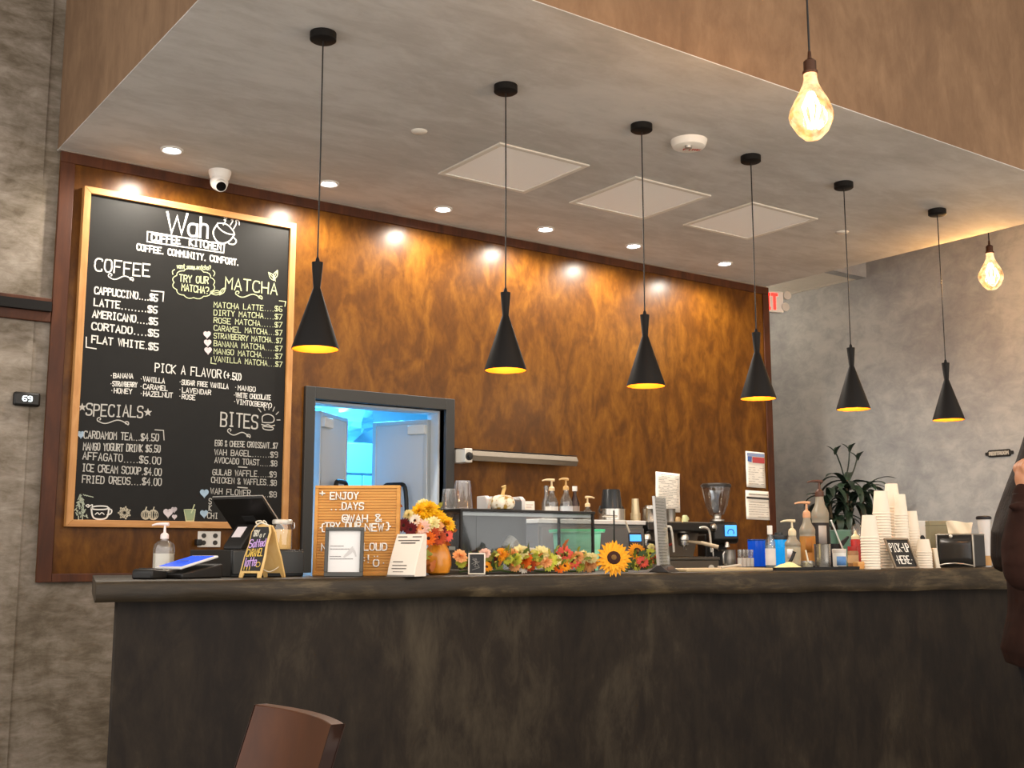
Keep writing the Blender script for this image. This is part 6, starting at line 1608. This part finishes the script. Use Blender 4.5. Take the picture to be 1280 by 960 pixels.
# raised near hand: palm, four curled fingers, thumb
bh.ball((-.080, -.195, 1.475), 0.036, None, 10, (.62, 1.0, 1.05))
for k, (yy, ln) in enumerate(((-.226, .92), (-.207, 1.05), (-.187, 1.0), (-.168, .82))):
    limb(bh, [(-.082, yy, 1.495, .0100), (-.088, yy, 1.512, .0098), (-.066, yy, 1.512+.020*ln, .0090), (-.036, yy, 1.505+.015*ln, .0082), (-.026, yy, 1.488, .0072)], 4)
limb(bh, [(-.078, -.222, 1.458, .0125), (-.062, -.245, 1.474, .0112), (-.040, -.244, 1.490, .0098), (-.026, -.238, 1.498, .0082)], 4)
b.add([(x-.085, y, z-.030) for x, y, z in bh.v], bh.f)
# lower far hand
b.ball((.155, .19, .87), 0.034, None, 10, (.7, .5, 1.1))
for k in range(4): limb(b, [(.150+.014*(k-1.5), .19, .845, .009), (.160+.014*(k-1.5), .185, .805-.006*(k in (1, 2)), .008), (.155+.014*(k-1.5), .175, .775-.008*(k in (1, 2)), .007)], 4)
limb(b, [(.172, .185, .875, .011), (.192, .175, .85, .0095), (.195, .165, .825, .008)], 4)
organic(b, 'body', SKIN, r, 0.005, 3)
for s in (-1, 1):
    e = MB().ball((0.152, s*0.031, 1.602), 0.011, None, 10).build('eye', mat('#E9E4DC', 0.3), r)
    MB().ball((0.1615, s*0.031, 1.602), 0.005, None, 8).build('iris', mat('#2A1A10', 0.2), e)
JK = mat('#2A1812', 0.9, var=0.25, spec=0.15)
b = MB()
rings(b, [(0.838, 0.02, 0, .12, .20), (0.85, 0.01, 0, .158, .222), (0.90, 0.0, 0, .166, .232), (0.95, 0.0, 0, .155, .225), (1.02, 0.0, 0, .132, .205), (1.10, 0.0, 0, .128, .20), (1.22, 0.0, 0, .138, .21), (1.33, 0.0, 0, .130, .205), (1.395, 0.0, 0, .10, .175), (1.44, 0.0, 0, .075, .10), (1.465, 0.005, 0, .068, .075)], 40, 0.028)
limb(b, [(0.0, -.15, 1.36, .085), (-.105, -.225, 1.28, .088), (-.195, -.262, 1.19, .078), (-.210, -.268, 1.16, .062)], 5)
limb(b, [(-.210, -.262, 1.16, .064), (-.200, -.245, 1.23, .068), (-.178, -.225, 1.31, .056), (-.164, -.208, 1.375, .044), (-.162, -.204, 1.395, .041)], 5)
for k in range(6): b.ball((-.195+.006*k+.03*math.sin(k*2.1), -.285+.012*math.cos(k*1.7)+.008*k, 1.155+.040*k), .040, None, 8, (1.35, .7, .36))
limb(b, [(0.0, .15, 1.36, .080), (0.035, .225, 1.13, .065), (0.10, .215, .99, .055), (0.12, .205, .945, .050)], 5)
b.ball((0.02, 0, 1.44), .095, None, 10, (1, 1.0, .35))
j = organic(b, 'jacket', JK, r, 0.007, 3)
b2 = MB().lathe([(.037, 0), (.041, .004), (.041, .022), (.036, .026)], 22, T(-.162, -.205, 1.375)); b2.build('cuff', mat('#1E120F', 0.8), j)
b = MB()
rings(b, [(0.86, 0, 0, .118, .17), (0.95, 0, 0, .112, .165), (1.0, 0, 0, .10, .15)])
for s in (-1, 1): limb(b, [(0, s*.085, .88, .098), (0.015, s*.09, .68, .082), (0.025, s*.09, .49, .066), (0.0, s*.09, .25, .056), (-.01, s*.09, .09, .052)], 5)
organic(b, 'trousers', mat('#171416', 0.8), r, 0.008, 4)
for s in (-1, 1):
    b = MB(); limb(b, [(-.04, s*.09, .045, .042), (0.06, s*.095, .040, .040), (0.15, s*.10, .032, .030)], 4)
    organic(b, 'shoe', mat('#1E1A18', 0.5), r, 0.006, 2)
HAIR = grain('dark_hair', [(0.3, '#0E0906'), (0.5, '#1D130D'), (0.7, '#2A1C14')], 'Z', 26, 0.6, 14, 0.3, spec=0.15)
b = MB()
b.ball((0.060, 0, 1.608), 0.104, None, 14, (1.0, 0.90, 1.0))
rings(b, [(1.150, -.160, -.02, .012, .03), (1.165, -.155, -.02, .040, .07), (1.20, -.142, -.02, .062, .095), (1.28, -.116, -.015, .080, .105), (1.337, -.088, -.01, .082, .108), (1.40, -.060, 0, .082, .105), (1.45, -.036, 0, .086, .10), (1.52, 0.0, 0, .086, .095), (1.60, 0.035, 0, .088, .095), (1.66, 0.055, 0, .07, .075)], 44, 0.03)
for s in (-1, 1): limb(b, [(0.09, s*.070, 1.64, .03), (0.07, s*.088, 1.56, .03), (0.0, s*.092, 1.46, .034), (-.07, s*.085, 1.36, .03)], 5)
organic(b, 'hair', HAIR, r, 0.006, 3)
